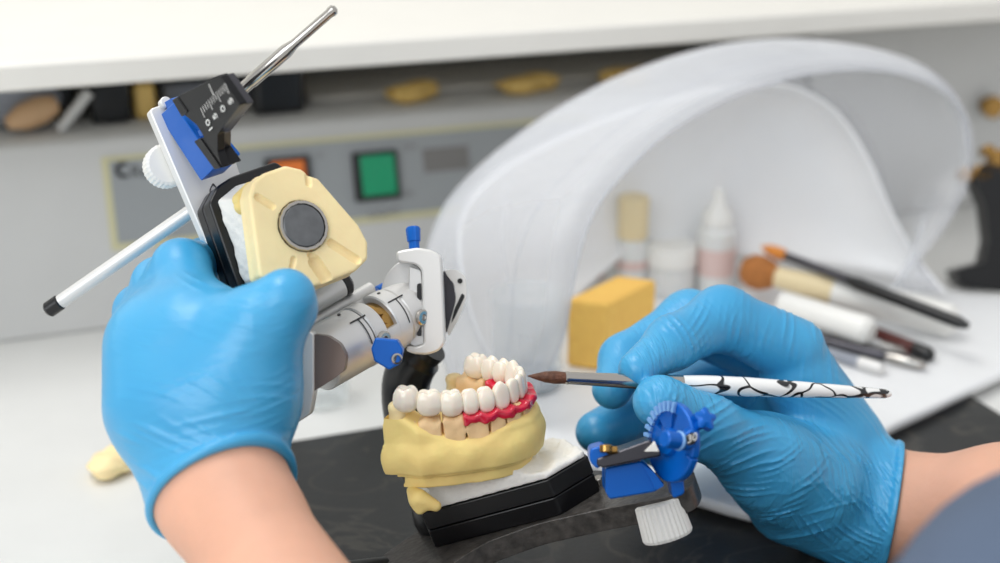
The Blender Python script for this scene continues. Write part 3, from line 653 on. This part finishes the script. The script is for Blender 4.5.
# ribbed white knob behind the plate
p = UF.w(*uh(168, 164, 2, -.0055))
obj('ribbed_knob', lathe(p, -UF.ax[2], [(0, .0075), (.0005, .0086), (.0058, .0086), (.0066, .0078)], 120, 25, wob=lambda t: 1+.02*math.cos(30*t)), M['white'], ART)
a = UF.w(*uh(164, 104, 2, 0)); obj('plate_stud', rod(a-UF.ax[2]*.001, a+UF.ax[2]*.003, .0022), M['whitemetal'], ART)
# blue underside strip and upper mounting plates
nprism('blue_underplate', [(212, 262), (216, 258), (232, 300), (226, 306)], -.006, -.003, M['blue'])
mp_ = [(196, 213), (205, 196), (219, 187), (262, 172), (300, 200), (310, 262), (226, 300)]
nprism('mounting_plate', mp_, .0004, .0072, M['blackm'], bv=.0008)
nprism('mounting_plate', mp_, .0001, .0076, M['black'], bv=.0008).location = Vector(UF.ax[2]*.0078)
# ================================================================== UPPER CAST
UC = thing('dental_cast', 'upper yellow stone cast with round magnet, held in the left glove', 'dental cast', UF.w(.02, .02, .016))
def uvp(pts, n): return [tuple(uh(a, b, 2, n)[:2]) for a, b in pts]
face = uvp([(255, 196), (258, 186), (267, 178), (287, 171), (300, 174), (307, 180), (316, 183), (335, 205), (355, 228), (363, 243), (363, 256), (353, 266), (320, 279), (300, 285), (265, 273), (262, 250)], .040)
pls = uvp([(222, 200), (238, 188), (262, 178), (300, 182), (345, 230), (350, 262), (290, 290), (248, 281), (238, 250)], .018)
fa = np.array(face); gr = [((258, 197), (272, 206), .0015), ((331, 243), (357, 260), .0017), ((294, 259), (292, 268), .0011), ((312, 256), (316, 262), .0018), ((315, 262), (326, 278), .0027), ((308, 176), (309, 184), .0012)]
grv = [(np.array(UF.hit(a[0], a[1], 2, .040)), np.array(UF.hit(b[0], b[1], 2, .040)), r) for a, b, r in gr]
mg = uh(303, 226, 2, .040)
def f_cast(p):
    d2 = poly2(p[:, 0], p[:, 1], face)-.0022; n = p[:, 2]
    d2 = d2+np.clip((.034-n), 0, .01)*-.25
    w = np.maximum(d2+.0012, n-(.040-.0012)); q = np.hypot(np.maximum(d2+.0012, 0), np.maximum(n-.0388, 0))-.0012; d = np.where(w < 0, w-.0, q)
    d = np.maximum(np.maximum(d2, q), .031-n)
    for a, b, r in grv: d = np.maximum(d, -(cone(p, a, b, r, r)))
    rr = np.hypot(p[:, 0]-mg[0], p[:, 1]-mg[1]); d = np.maximum(d, -np.maximum(rr-.0100, .0385-n))
    return d
lo = np.array([fa[:, 0].min()-.005, fa[:, 1].min()-.005, .0295]); hi = np.array([fa[:, 0].max()+.005, fa[:, 1].max()+.005, .042])
obj('stone_block', surfnet(f_cast, lo, hi, .00042, UF, 45), M['paleyellow'], UC)
def f_pl(p):
    d2 = poly2(p[:, 0], p[:, 1], pls)-.001; d2 = d2+.0004*np.sin(p[:, 2]*420+p[:, 0]*300)*np.sin(p[:, 1]*260+1)+.0002*np.sin(p[:, 0]*900)*np.sin(p[:, 2]*1100)
    f2 = poly2(p[:, 0], p[:, 1], face); t = np.clip((p[:, 2]-.016)/.016, 0, 1)
    d2 = d2*(1-t)+(f2+.0015)*t
    return np.maximum(np.maximum(d2, p[:, 2]-.0325), .0156-p[:, 2])
pa_ = np.array(pls); lo = np.minimum(pa_.min(0), fa.min(0))-.006; hi = np.maximum(pa_.max(0), fa.max(0))+.006
obj('plaster_mount', surfnet(f_pl, [lo[0], lo[1], .0148], [hi[0], hi[1], .0335], .0006, UF, 50), M['plaster'], UC)
m0 = UF.w(mg[0], mg[1], .0386)
mgo = obj('magnet', lathe(m0, UF.ax[2], [(0, .0084), (.0022, .0084), (.0026, .0080)], 48), M['magnet'], UC)
obj('magnet_cup', lathe(m0, UF.ax[2], [(0, .0096), (.0021, .0099), (.0027, .0096), (.0026, .0086), (.001, .0086)], 48, wob=lambda t: 1+.010*math.sin(17*t)+.006*math.sin(29*t+1)), M['chrome'], UC)
for k, (a, b, r) in enumerate([((243, 206), (256, 196), .0035), ((240, 200), (250, 188), .003)]):
    obj('stone_patch', surfnet(lambda p, a=a, b=b, r=r: cone(p, UF.hit(a[0], a[1], 2, .026), UF.hit(b[0], b[1], 2, .027), r, r*.8), [UF.hit(a[0], a[1], 2, .026)[0]-.012, UF.hit(a[0], a[1], 2, .026)[1]-.006, .018], [UF.hit(a[0], a[1], 2, .026)[0]+.008, UF.hit(a[0], a[1], 2, .026)[1]+.016, .034], .0005, UF), M['yellow'], UC)

# ================================================================== LOWER MODEL WITH CROWNS
TF = az_frame(P(431.5, 383.5, .555), 13.4, 4.5, -1.8)
AW, AA, AP = .0242, .0361, 2.42
yy = np.linspace(-.9995, .9995, 500)*AW; xx = AA*(1-np.abs(yy/AW)**AP)
ap = np.stack([xx, yy], 1); ap = np.concatenate([[[ap[0, 0]-.016, -AW-.0004]], ap, [[ap[-1, 0]-.016, AW+.0004]]])
sl_ = np.r_[0, np.cumsum(np.hypot(*np.diff(ap, axis=0).T))]; s_mid = np.interp(0, ap[:, 1], sl_); sl_ -= s_mid
def arch(s): return np.interp(s, sl_, ap[:, 0]), np.interp(s, sl_, ap[:, 1])
sk = np.linspace(sl_[0], sl_[-1], 90); AK = np.stack(arch(sk), 1)
def darch(x, y):
    best = np.full(x.shape, 1e9, np.float32); S = np.zeros(x.shape, np.float32); side = np.zeros(x.shape, np.float32)
    for i in range(len(AK)-1):
        a = AK[i]; e = AK[i+1]-a; wx = x-a[0]; wy = y-a[1]; t = np.clip((wx*e[0]+wy*e[1])/(e@e), 0, 1); bx = wx-e[0]*t; by = wy-e[1]*t; d = bx*bx+by*by
        m = d < best; best = np.where(m, d, best); S = np.where(m, sk[i]+t*(sk[i+1]-sk[i]), S); side = np.where(m, np.sign(e[0]*by-e[1]*bx), side)
    return np.sqrt(best), S, side
xo, yo = arch(np.array([0.])); 
LC = thing('dental_model', 'lower yellow dental model with white crowns and red gum on the black plate', 'dental model', TF.w(.015, 0, -.04))
def lip(x, y): return -.0130+.0135*np.clip((.016-x)/.024, 0, 1)**1.2*np.clip(.5-y/.02, 0, 1)+.0040*np.clip((x-.026)/.010, 0, 1)
OUT = []
for y in np.linspace(-1, 1, 61): OUT.append((.0445*(1-abs(y)**2.5)-.001, y*.0312))
OUT = [(-.0120, -.0300)]+OUT[1:-1]+[(.003, .0312)]
wt = [10, 10.5, 9.5, 7.2, 7.2, 7.2, 5.6, 5.6, 5.6, 5.6, 7.2, 7.2, 7.2, 10]
cw = (np.cumsum(wt)-np.array(wt)/2-sum(wt[:8]))*.00085
cuts = [-.0455, -.0362, -.0275, -.0188, -.0128, -.0065, 0, .008, .016, .026]
def f_base(p):
    x, y, z = p.T; d2 = poly2(x, y, OUT); off = np.zeros(len(x), np.float32)
    off = np.where(z < -.0262, .0028+.0*z, 0)+np.where(z < -.0285, .0014, 0)+np.clip((z+.0262)/-.01, 0, 1)*.0
    d2 = d2+np.clip((z+.0175)/.008, 0, 1)*.0004; bulge = .0014*np.sin(np.clip((z+.027)/.014, 0, 1)*math.pi)
    d2 = d2+off-bulge+.0003*np.sin(x*500+y*200)*np.sin(z*400+y*350)
    inner, s, sd = darch(x, y)
    top = z-lip(x, y)+.45*np.clip(inner-.0045, 0, 1); d = smin_max(d2, top, .0022)
    # inside the arch the floor sits lower
    d = np.maximum(d, -np.maximum(np.maximum(-(z+.0165), inner*0+poly2(x, y, INN)), -.02))
    return np.maximum(d, -.0335-z)
def smin_max(a, b, k): return -smin(-a, -b, k)
INN = [(.0285*(1-abs(t)**2.4)-.001, t*.0165) for t in np.linspace(-1, 1, 31)]; INN = [(-.02, -.0165)]+INN[1:-1]+[(-.02, .0165)]
obj('yellow_base', surfnet(f_base, (-.018, -.036, -.038), (.048, .036, -.003), .0006, TF, 50), M['yellow'], LC)
def f_stone(p):
    x, y, z = p.T; d, s, side = darch(x, y)
    hw = .0047+.04*np.clip(-.006-z, 0, .02)*(1); d2 = d-hw
    top = z+.0045-.0018*np.cos(s*900)*.4
    r = smin_max(d2, top, .003); r = np.maximum(r, -.0175-z)
    r = np.maximum(r, s-.0405); r = np.maximum(r, -.0545-s)
    for c in cuts: r = np.maximum(r, .00022-np.abs(s-c)) if False else np.where(np.abs(s-c) < .0008, smin_max(r, .00036-np.abs(s-c), .0001), r)
    return r+.0003*np.sin(x*700)*np.sin(y*650)*np.sin(z*600+1)
obj('die_stone_arch', surfnet(f_stone, (-.018, -.033, -.019), (.046, .033, -.001), .0005, TF, 50), M['beige'], LC)
# stumps of bare stone
def stump(s, dz, r, m, yo=0): 
    x, y = arch(s); c = np.array([x, y+yo, dz])
    obj('stone_stump', surfnet(lambda p: smin(cone(p, c-[0, 0, .008], c, r*1.1, r*.75), cone(p, c+[.0015, .001, .0008], c+[-.001, -.001, .0012], r*.55, r*.5), .002), c-[.01, .01, .016], c+[.01, .01, .010], .0005, TF), m, LC)
stump(-.0530, -.001, .0042, M['paleyellow']); stump(.0445, -.0082, .0036, M['paleyellow'])
# crowns
def crown(name, s, w, dep, h, kind, dz=0):
    x, y = arch(s); x2, y2 = arch(s+.001); tx = nrm([x2-x, y2-y]); out = np.array([-tx[1], tx[0]]); 
    if out@np.array([x-.008, y]) < 0: out = -out
    me = bpy.data.meshes.new('m'); bm = bmesh.new(); bmesh.ops.create_cube(bm, size=2); bmesh.ops.subdivide_edges(bm, edges=bm.edges, cuts=11, use_grid_fill=True)
    for v in bm.verts:
        q = np.array(v.co); e = 3.2; k = (abs(q)**e).sum()**(1/e); q = q/k; a, b, c = q
        # a along the arch, b outwards, c up
        nar = 1-.20*max(0, -c)**1.3; 
        if kind == 'molar':
            r2 = a*a+b*b; cusp = .16*math.cos(a*math.pi*1.15)*-1*math.cos(b*math.pi*1.0)*0
            cc = c+max(0, c)**2*(.20*(abs(math.sin(a*2.6))*.9+abs(b)*.8)-.24*math.exp(-r2*5))
            aa, bb = a*nar, b*nar
            if c > 0: bb *= 1-.18*c; aa *= 1-.08*c
            bb *= 1+.05*math.cos(a*6)*(1 if b > 0 else .3)
        elif kind == 'pre':
            cc = c+max(0, c)**2*(.28*math.exp(-((b-.35)**2)*8)*math.exp(-a*a*2)+.12*math.exp(-((b+.6)**2)*8)-.15*math.exp(-(b*b)*14))
            aa, bb = a*(nar-.10*max(0, c)), b*(1-.25*max(0, c))
        else:
            tip = .22 if kind == 'canine' else .04
            cc = c+max(0, c)*(tip*math.exp(-a*a*4))
            aa = a*(nar-(.12 if kind == 'canine' else -.02)*max(0, c)); bb = b*(1-.50*(c+1)/2)+.16*(c+1)/2
        loc = tx*aa*w/2+out*bb*dep/2
        v.co = Vector(TF.w(x+loc[0], y+loc[1], dz+cc*h/2))
    bm.to_mesh(me); bm.free(); smooth_me(me, 180); return obj(name, me, M['ceramic'], LC)
kinds = ['molar', 'molar', 'molar', 'pre', 'pre', 'canine', 'incisor', 'incisor', 'incisor', 'incisor', 'canine', 'pre', 'pre', 'molar']
rg = random.Random(4)
for i, (s, w, k) in enumerate(zip(cw, wt, kinds)):
    w_ = w*.00085*1.17; dep = {'molar': .0092, 'pre': .0082, 'canine': .0072, 'incisor': .0062}[k]; h = {'molar': .0094, 'pre': .0094, 'canine': .0104, 'incisor': .0100}[k]
    crown('crown', s, w_, dep, h, k, dz={0: .0032, 1: .0012}.get(i, 0)+rg.uniform(-.0003, .0003)+(0 if k != 'incisor' else .0004))
# red gum: scalloped rim round the bridge
def f_gum(p):
    x, y, z = p.T; d, s, side = darch(x, y)
    ph = np.zeros(len(x), np.float32)
    for c in (cw[3:12]): ph = np.maximum(ph, np.exp(-((s-c)/.0026)**2))
    top = -.0026-.0018*ph; bot = -.0074+.0005*np.sin(s*700)+.0003*np.sin(s*1900); mid_ = (top+bot)/2; hh = (top-bot)/2
    a = np.abs(z-mid_)-hh+.0010; b = d-(.0050+.0005*np.sin(s*900)); r = np.hypot(np.maximum(a, 0), np.maximum(b, 0))+np.minimum(np.maximum(a, b), 0)-.0010
    r = np.maximum(r, -.0282-s); r = np.maximum(r, s-.0235); return r
obj('red_gum', surfnet(f_gum, (-.002, -.033, -.011), (.046, .033, .0005), .00042, TF), M['gum'], LC)
# white plaster between model and plate
ins = [tuple(LF.hit(a, b, 2, 0)[:2]) for a, b in [(423.5, 513), (548, 479.3), (586, 457), (564, 444), (500, 448), (436, 470), (418, 492)]]
bb_ = [TF.w(x*.80+.004, y*.80, -.0315) for x, y in OUT]; bl = [LF.loc(q) for q in bb_]; bzm = np.mean([q[2] for q in bl]); bl2 = [tuple(q[:2]) for q in bl]
def f_mount(p):
    x, y, z = p.T; d1 = poly2(x, y, ins); nz = .0006*np.sin(x*430+z*500)*np.sin(y*350+1-z*400)+.0002*np.sin(x*1300+y*900+z*700)*np.sin(y*1100-z*900)
    a = np.maximum(np.maximum(d1, z-.0028-nz*1.5), -z); d2 = poly2(x, y, bl2); t = TF.loc(LF.o)  # column up to the yellow base
    w = LF.o+p@np.array(LF.ax); tz = (w-TF.o)@TF.ax[2]
    b = np.maximum(np.maximum(np.maximum(d2+nz*2, tz+.0315), -z), d1-.001); return np.maximum(smin(a, b, .008), d1-.0001)
la = np.array(ins+bl2); lo = la.min(0)-.003; hi = la.max(0)+.003
obj('plaster_mount', surfnet(lambda p: np.maximum(f_mount(p), .0003-p[:, 2]), (lo[0], lo[1], -.0008), (hi[0], hi[1], .028), .0007, LF, 50), M['plaster'], LC)
c = LF.loc(P(420, 500, .535))
obj('stone_spill', surfnet(lambda p: smin(cone(p, LF.loc(P(419, 499, .541)), LF.loc(P(436, 506, .541)), .0040, .0022), cone(p, LF.loc(P(412, 491, .543)), LF.loc(P(420, 509, .541)), .0022, .0022), .002), c-.016, c+.016, .0006, LF), M['yellow'], LC)
# ================================================================== PERSON: FOREARMS, GLOVES, SLEEVE
PERSON = thing('person', 'person in blue nitrile gloves and grey blue sleeve holding articulator and brush', 'person', P(400, 700, .42))
def bones(lst, scale=1.0):
    out = []
    for a, b, k in lst: out.append((P(*a[:3]), P(*b[:3]), a[3]*a[2]/FPX, b[3]*b[2]/FPX, k))
    return out
def body(p, groups):
    d = None
    for kg, bl in groups:
        g = None
        for a, b, ra, rb, k in bl:
            c = cone(p, a, b, ra, rb); g = c if g is None else smin(g, c, k)
        d = g if d is None else smin(d, g, kg)
    return d
def wrinkle(p, sites):
    s = np.zeros(len(p), np.float32)
    for i, (c, dr, rad, freq, amp) in enumerate(sites):
        c = P(*c); q = p-c; m = np.exp(-((q**2).sum(1)/rad**2)**1.3); dr = nrm(dr); o = q@nrm(np.cross(dr, F_))
        t = q@dr+o*o*9*(1 if i % 2 else -1)
        w = t*freq+1.3*np.sin(o*110+i)+.9*np.sin(o*190+t*140+2*i)+.9*np.sin(t*260+i)
        r = (1-np.abs(np.sin(w*.5)))**2
        on = np.clip(.35+.65*np.sin(o*150+t*330+i*1.7)+.4*np.sin(o*70-t*500), 0, 1)
        s -= 2.3*amp*m*r*on
    return s
# ---- left hand (px, py, distance, radius in px)
L_wr = (222, 488, .497, 60)
Lpalm = bones([
 ((216, 492, .497, 53), (168, 405, .508, 50), .02), ((218, 490, .495, 54), (234, 400, .500, 50), .014),
 ((172, 405, .508, 49), (156, 345, .518, 41), .014), ((232, 400, .500, 51), (222, 348, .507, 44), .014),
 ((167, 345, .515, 44), (196, 328, .512, 36), .014), ((246, 395, .498, 42), (258, 340, .495, 37), .014),
 ((192, 360, .510, 56), (195, 400, .506, 62), .02)])
Lthumb = bones([((240, 370, .497, 46), (263, 322, .492, 33), .010), ((262, 321, .492, 32), (286, 299, .490, 26), .006), ((286, 299, .490, 26), (294, 309, .494, 21.5), .004)])
Lidx = bones([((192, 318, .512, 35), (181, 268, .532, 26), .01), ((181, 268, .532, 26), (205, 262, .560, 21), .004), ((205, 262, .560, 21), (238, 280, .575, 18), .004)])
Lmid = bones([((172, 330, .518, 40), (160, 285, .545, 25), .01), ((160, 285, .545, 25), (195, 290, .575, 21), .004), ((195, 290, .575, 21), (232, 305, .582, 18), .004)])
Lrng = bones([((152, 345, .522, 38), (142, 312, .555, 25), .01), ((142, 312, .555, 25), (180, 315, .582, 20), .004), ((180, 315, .582, 20), (220, 328, .586, 17), .004)])
Lpnk = bones([((142, 375, .525, 36), (138, 350, .560, 22), .01), ((138, 350, .560, 22), (175, 348, .585, 18), .004), ((175, 348, .585, 18), (205, 352, .588, 15), .004)])
Larm = bones([((217, 490, .497, 54), (241, 520, .482, 60), .01), ((241, 520, .482, 60), (332, 680, .425, 86), .01), ((332, 680, .425, 86), (420, 860, .37, 105), .01)])
LG = [(.012, Larm), (.012, Lpalm), (.010, Lthumb), (.006, Lidx), (.006, Lmid), (.006, Lrng), (.006, Lpnk)]
# ---- right hand
Ridx = bones([((792, 350, .600, 32), (722, 318, .590, 29), .02), ((722, 318, .590, 28), (672, 343, .572, 24), .006), ((672, 343, .572, 24), (637, 369, .556, 17), .005)])
Rmid = bones([((790, 360, .628, 34), (690, 322, .618, 29), .02), ((690, 322, .618, 28), (625, 360, .602, 23), .006), ((625, 360, .602, 23), (612, 389, .585, 18.5), .005)])
Rrng = bones([((790, 380, .650, 33), (705, 385, .648, 26), .02), ((705, 385, .648, 26), (640, 412, .628, 24), .006), ((640, 412, .628, 24), (597, 432, .606, 20), .005)])
Rpnk = bones([((790, 410, .665, 30), (715, 430, .665, 23), .02), ((715, 430, .665, 23), (660, 442, .650, 21), .006), ((660, 442, .650, 21), (625, 447, .632, 17), .005)])
Rthb = bones([((815, 480, .592, 50), (768, 462, .578, 43), .02), ((768, 462, .578, 42), (708, 428, .556, 29), .010), ((708, 428, .556, 29), (660, 402, .545, 25.5), .006)])
Rpalm = bones([((862, 502, .612, 47), (798, 374, .604, 37), .01), ((862, 502, .618, 48), (785, 390, .650, 38), .01), ((862, 507, .605, 48), (775, 478, .592, 44), .01),
 ((850, 500, .615, 48), (790, 440, .632, 46), .012), ((862, 514, .615, 46), (790, 500, .612, 42), .012), ((812, 404, .620, 38), (835, 440, .618, 42), .012)])
Rarm = bones([((862, 504, .612, 50), (905, 505, .600, 49), .01), ((905, 505, .600, 49), (1010, 512, .570, 66), .01), ((1010, 512, .570, 66), (1180, 520, .520, 92), .01)])
RG = [(.01, Rarm), (.01, Rpalm), (.006, Rthb), (.0022, Ridx), (.0022, Rmid), (.0022, Rrng), (.0022, Rpnk)]
def plane3(a, b, c, toward):
    n = nrm(np.cross(b-a, c-a)); return (a, n if n@(toward-a) > 0 else -n)
LPL = plane3(P(156, 533, .495), P(240, 434, .473), P(290, 476, .50), P(200, 350, .5))
RPL = plane3(P(899, 455, .605), P(896, 500, .572), P(882, 566, .598), P(800, 450, .6))
Lw = [((290, 300, .46), camvec(.8, -.5, 0), .014, 1700, .0004), ((160, 440, .46), camvec(.4, .9, 0), .03, 1600, .0003), ((280, 440, .46), camvec(-.4, .9, 0), .025, 1800, .0004), ((250, 300, .46), camvec(.9, .4, 0), .016, 1500, .0003), ((205, 292, .47), camvec(.3, .9, 0), .014, 1500, .0004), ((240, 455, .46), camvec(.1, 1, 0), .03, 1500, .0004), ((183, 262, .50), camvec(.5, .9, 0), .011, 2600, .00035), ((285, 310, .47), camvec(.4, -.9, 0), .012, 2100, .00035), ((255, 420, .45), camvec(.75, .6, 0), .022, 1100, .0005), ((150, 470, .48), camvec(.3, .9, 0), .018, 900, .0004)]
Rw = [((730, 450, .54), camvec(.4, -.9, 0), .026, 2100, .0005), ((840, 450, .58), camvec(.75, .66, 0), .03, 2300, .0003), ((885, 510, .58), camvec(.8, .6, 0), .022, 2600, .0006), ((775, 500, .56), camvec(.3, -.95, 0), .024, 2300, .0005), ((830, 540, .58), camvec(.6, .8, 0), .026, 2200, .0006), ((690, 330, .56), camvec(.8, .5, 0), .02, 2300, .0004), ((800, 320, .59), camvec(.9, -.3, 0), .03, 1600, .0003), ((640, 352, .55), camvec(.7, .7, 0), .008, 2600, .0003), ((680, 400, .53), camvec(.9, -.1, 0), .012, 2300, .0003), ((712, 312, .565), camvec(.8, -.45, 0), .014, 2300, .0004), ((752, 330, .570), camvec(.95, -.2, 0), .013, 1700, .0005), ((662, 330, .55), camvec(.8, .5, 0), .010, 2500, .0003),
      ((740, 470, .55), camvec(.25, -.95, 0), .022, 1350, .00045), ((870, 500, .57), camvec(.85, .5, 0), .024, 1250, .0006), ((790, 520, .58), camvec(.5, -.85, 0), .024, 1300, .0005), ((725, 425, .53), camvec(.6, .75, 0), .010, 2200, .0004), ((690, 425, .6), camvec(.9, .2, 0), .014, 2300, .0003), ((610, 385, .57), camvec(.2, -.9, 0), .009, 2300, .0003)]
def glove_f(G, W, PL):
    a, n = PL
    def f(p):
        d = body(p, G); pl = -((p-a)@n)
        d1 = d-.0007+wrinkle(p, W)
        g = np.maximum(d1, pl); rim = np.sqrt(np.maximum(np.abs(d-.0006)-.0004, 0)**2+np.maximum(np.abs(pl)-.0006, 0)**2)-.0009
        return np.maximum(smin(g, rim, .0012), .0034-p[:, 2])
    return f
def bounds(G, keep=None, pad=.005):
    pts = np.array([q for kg, bl in G for a, b, ra, rb, k in bl for q in (a-ra, a+ra, b-rb, b+rb)]); return pts.min(0)-pad, pts.max(0)+pad
def make_hand(G, W, PL, gm, name, lab):
    lo, hi = bounds(G[1:], pad=.012); H = .0006
    o = obj('glove', surfnet(glove_f(G, W, PL), lo, hi, H), M[gm], PERSON); o['label'] = lab
    for g_ in (): pass
    return o
make_hand(LG, Lw, LPL, 'glove_l', 'L', 'blue glove gripping the upper cast'); make_hand(RG, Rw, RPL, 'glove_r', 'R', 'blue glove pinching the brush')
def arms(p, G, PL): return np.maximum(body(p, G)+.0004, -.0*p[:, 0]-1)
me1 = surfnet(lambda p: body(p, LG)+.0006, *bounds(LG), .0022); me2 = surfnet(lambda p: np.maximum(body(p, RG)+.0006, .004-p[:, 2]), *bounds(RG), .0022)
bm = bmesh.new(); bm.from_mesh(me1); bm.from_mesh(me2); mb_ = bpy.data.meshes.new('body'); bm.to_mesh(mb_); bm.free(); smooth_me(mb_, 180)
obj('body', mb_, M['skin'], PERSON)
# sleeve: near the lens, out of focus
slv = [P(1210, 668, .44), P(1125, 640, .39), P(1088, 634, .36), P(1066, 680, .33), P(1060, 790, .31), P(1080, 930, .30)]
obj('sleeve', tube(cr(slv, 6), [.030, .033, .036, .038, .039, .040, .041, .042, .042, .043, .044, .045, .045, .045, .046, .046, .046, .046, .047, .047, .047, .047, .048, .048, .048, .048, .048, .048, .048, .048, .048], 40), M['sleeve'], PERSON)

# ================================================================== BRUSH IN THE RIGHT HAND
a = P(528, 376, .545); b = P(891, 394, .575); d = nrm(b-a); L = np.linalg.norm(b-a)
def bs(px): # arclength for a pixel column
    r0 = 0
    lo_, hi_ = 0., 1.
    for _ in range(40):
        m_ = (lo_+hi_)/2; q = a+(b-a)*m_-CAM; x = 500+FPX*(q@R_)/(q@F_)
        if x < px: lo_ = m_
        else: hi_ = m_
    return lo_*L
BR = thing('detail_brush', 'fine brush with black and white marbled handle held in the right glove', 'brush', tuple((a+b)/2))
BF = Frame(a, d, *basis(d)[:2])
obj('bristles', lathe(a, d, [(0, .00025), (bs(535), .0011), (bs(545), .0022), (bs(555), .0026), (bs(566), .0023)], 24), M['bristle'], BR)
fr = obj('ferrule', lathe(a, d, [(bs(564), .0019), (bs(565), .0024), (bs(568), .0026), (bs(569), .00245), (bs(600), .0027), (bs(650), .0032), (bs(682), .0034), (bs(683), .003)], 28), M['chrome'], BR)
hd = lathe((0, 0, 0), (1, 0, 0), [(bs(680), .0030), (bs(684), .0034), (bs(705), .0039), (bs(745), .0040), (bs(800), .0034), (bs(850), .0026), (bs(885), .0019), (bs(891), .0009)], 32)
ho = bpy.data.objects.new('handle', hd); COL.objects.link(ho); hd.materials.append(M['marble']); ho.parent = BR
x_, y_, _ = basis(d); mw = Matrix(((d[0], x_[0], y_[0], a[0]), (d[1], x_[1], y_[1], a[1]), (d[2], x_[2], y_[2], a[2]), (0, 0, 0, 1)))
ho.matrix_parent_inverse = Matrix.Translation(BR.location).inverted(); ho.matrix_basis = mw
# ================================================================== LIGHT AND CAMERA
w = bpy.data.worlds.new('room_light'); sc.world = w; w.use_nodes = True
bg = w.node_tree.nodes['Background']; bg.inputs['Color'].default_value = (.97, .98, 1, 1); bg.inputs['Strength'].default_value = .8
def area(name, loc, target, sx, sy, power, col):
    l = bpy.data.lights.new(name, 'AREA'); l.shape = 'RECTANGLE'; l.size = sx; l.size_y = sy; l.energy = power; l.color = col
    o = bpy.data.objects.new(name, l); COL.objects.link(o); o.location = loc
    o.rotation_euler = (Vector(target)-Vector(loc)).to_track_quat('-Z', 'Y').to_euler(); return o
area('ceiling_light', (-.35, .75, 1.75), (.15, .6, 0), 1.1, .7, 18, (1, .985, .96))
area('window_light', (-1.2, -.5, 1.1), (.2, .6, .05), 1.2, 1.0, 16, (.93, .97, 1))
cd = bpy.data.cameras.new('camera'); cam = bpy.data.objects.new('camera', cd); COL.objects.link(cam)
cd.sensor_width = 36; cd.lens = FPX*36/1000; cd.clip_start = .01; cd.clip_end = 50
cam.matrix_world = Matrix(((R_[0], U_[0], -F_[0], CAM[0]), (R_[1], U_[1], -F_[1], CAM[1]), (R_[2], U_[2], -F_[2], CAM[2]), (0, 0, 0, 1)))
cd.dof.use_dof = True; cd.dof.focus_distance = .548; cd.dof.aperture_fstop = 5.2
sc.camera = cam
sc.view_settings.view_transform = 'Standard'; sc.view_settings.look = 'None'; sc.view_settings.gamma = 1; sc.view_settings.exposure = -.2
sc.view_settings.use_curve_mapping = False
try:
    sc.cycles.use_denoising = True; sc.cycles.max_bounces = 10; sc.cycles.transparent_max_bounces = 24
    sc.cycles.caustics_reflective = False; sc.cycles.caustics_refractive = False
except Exception: pass
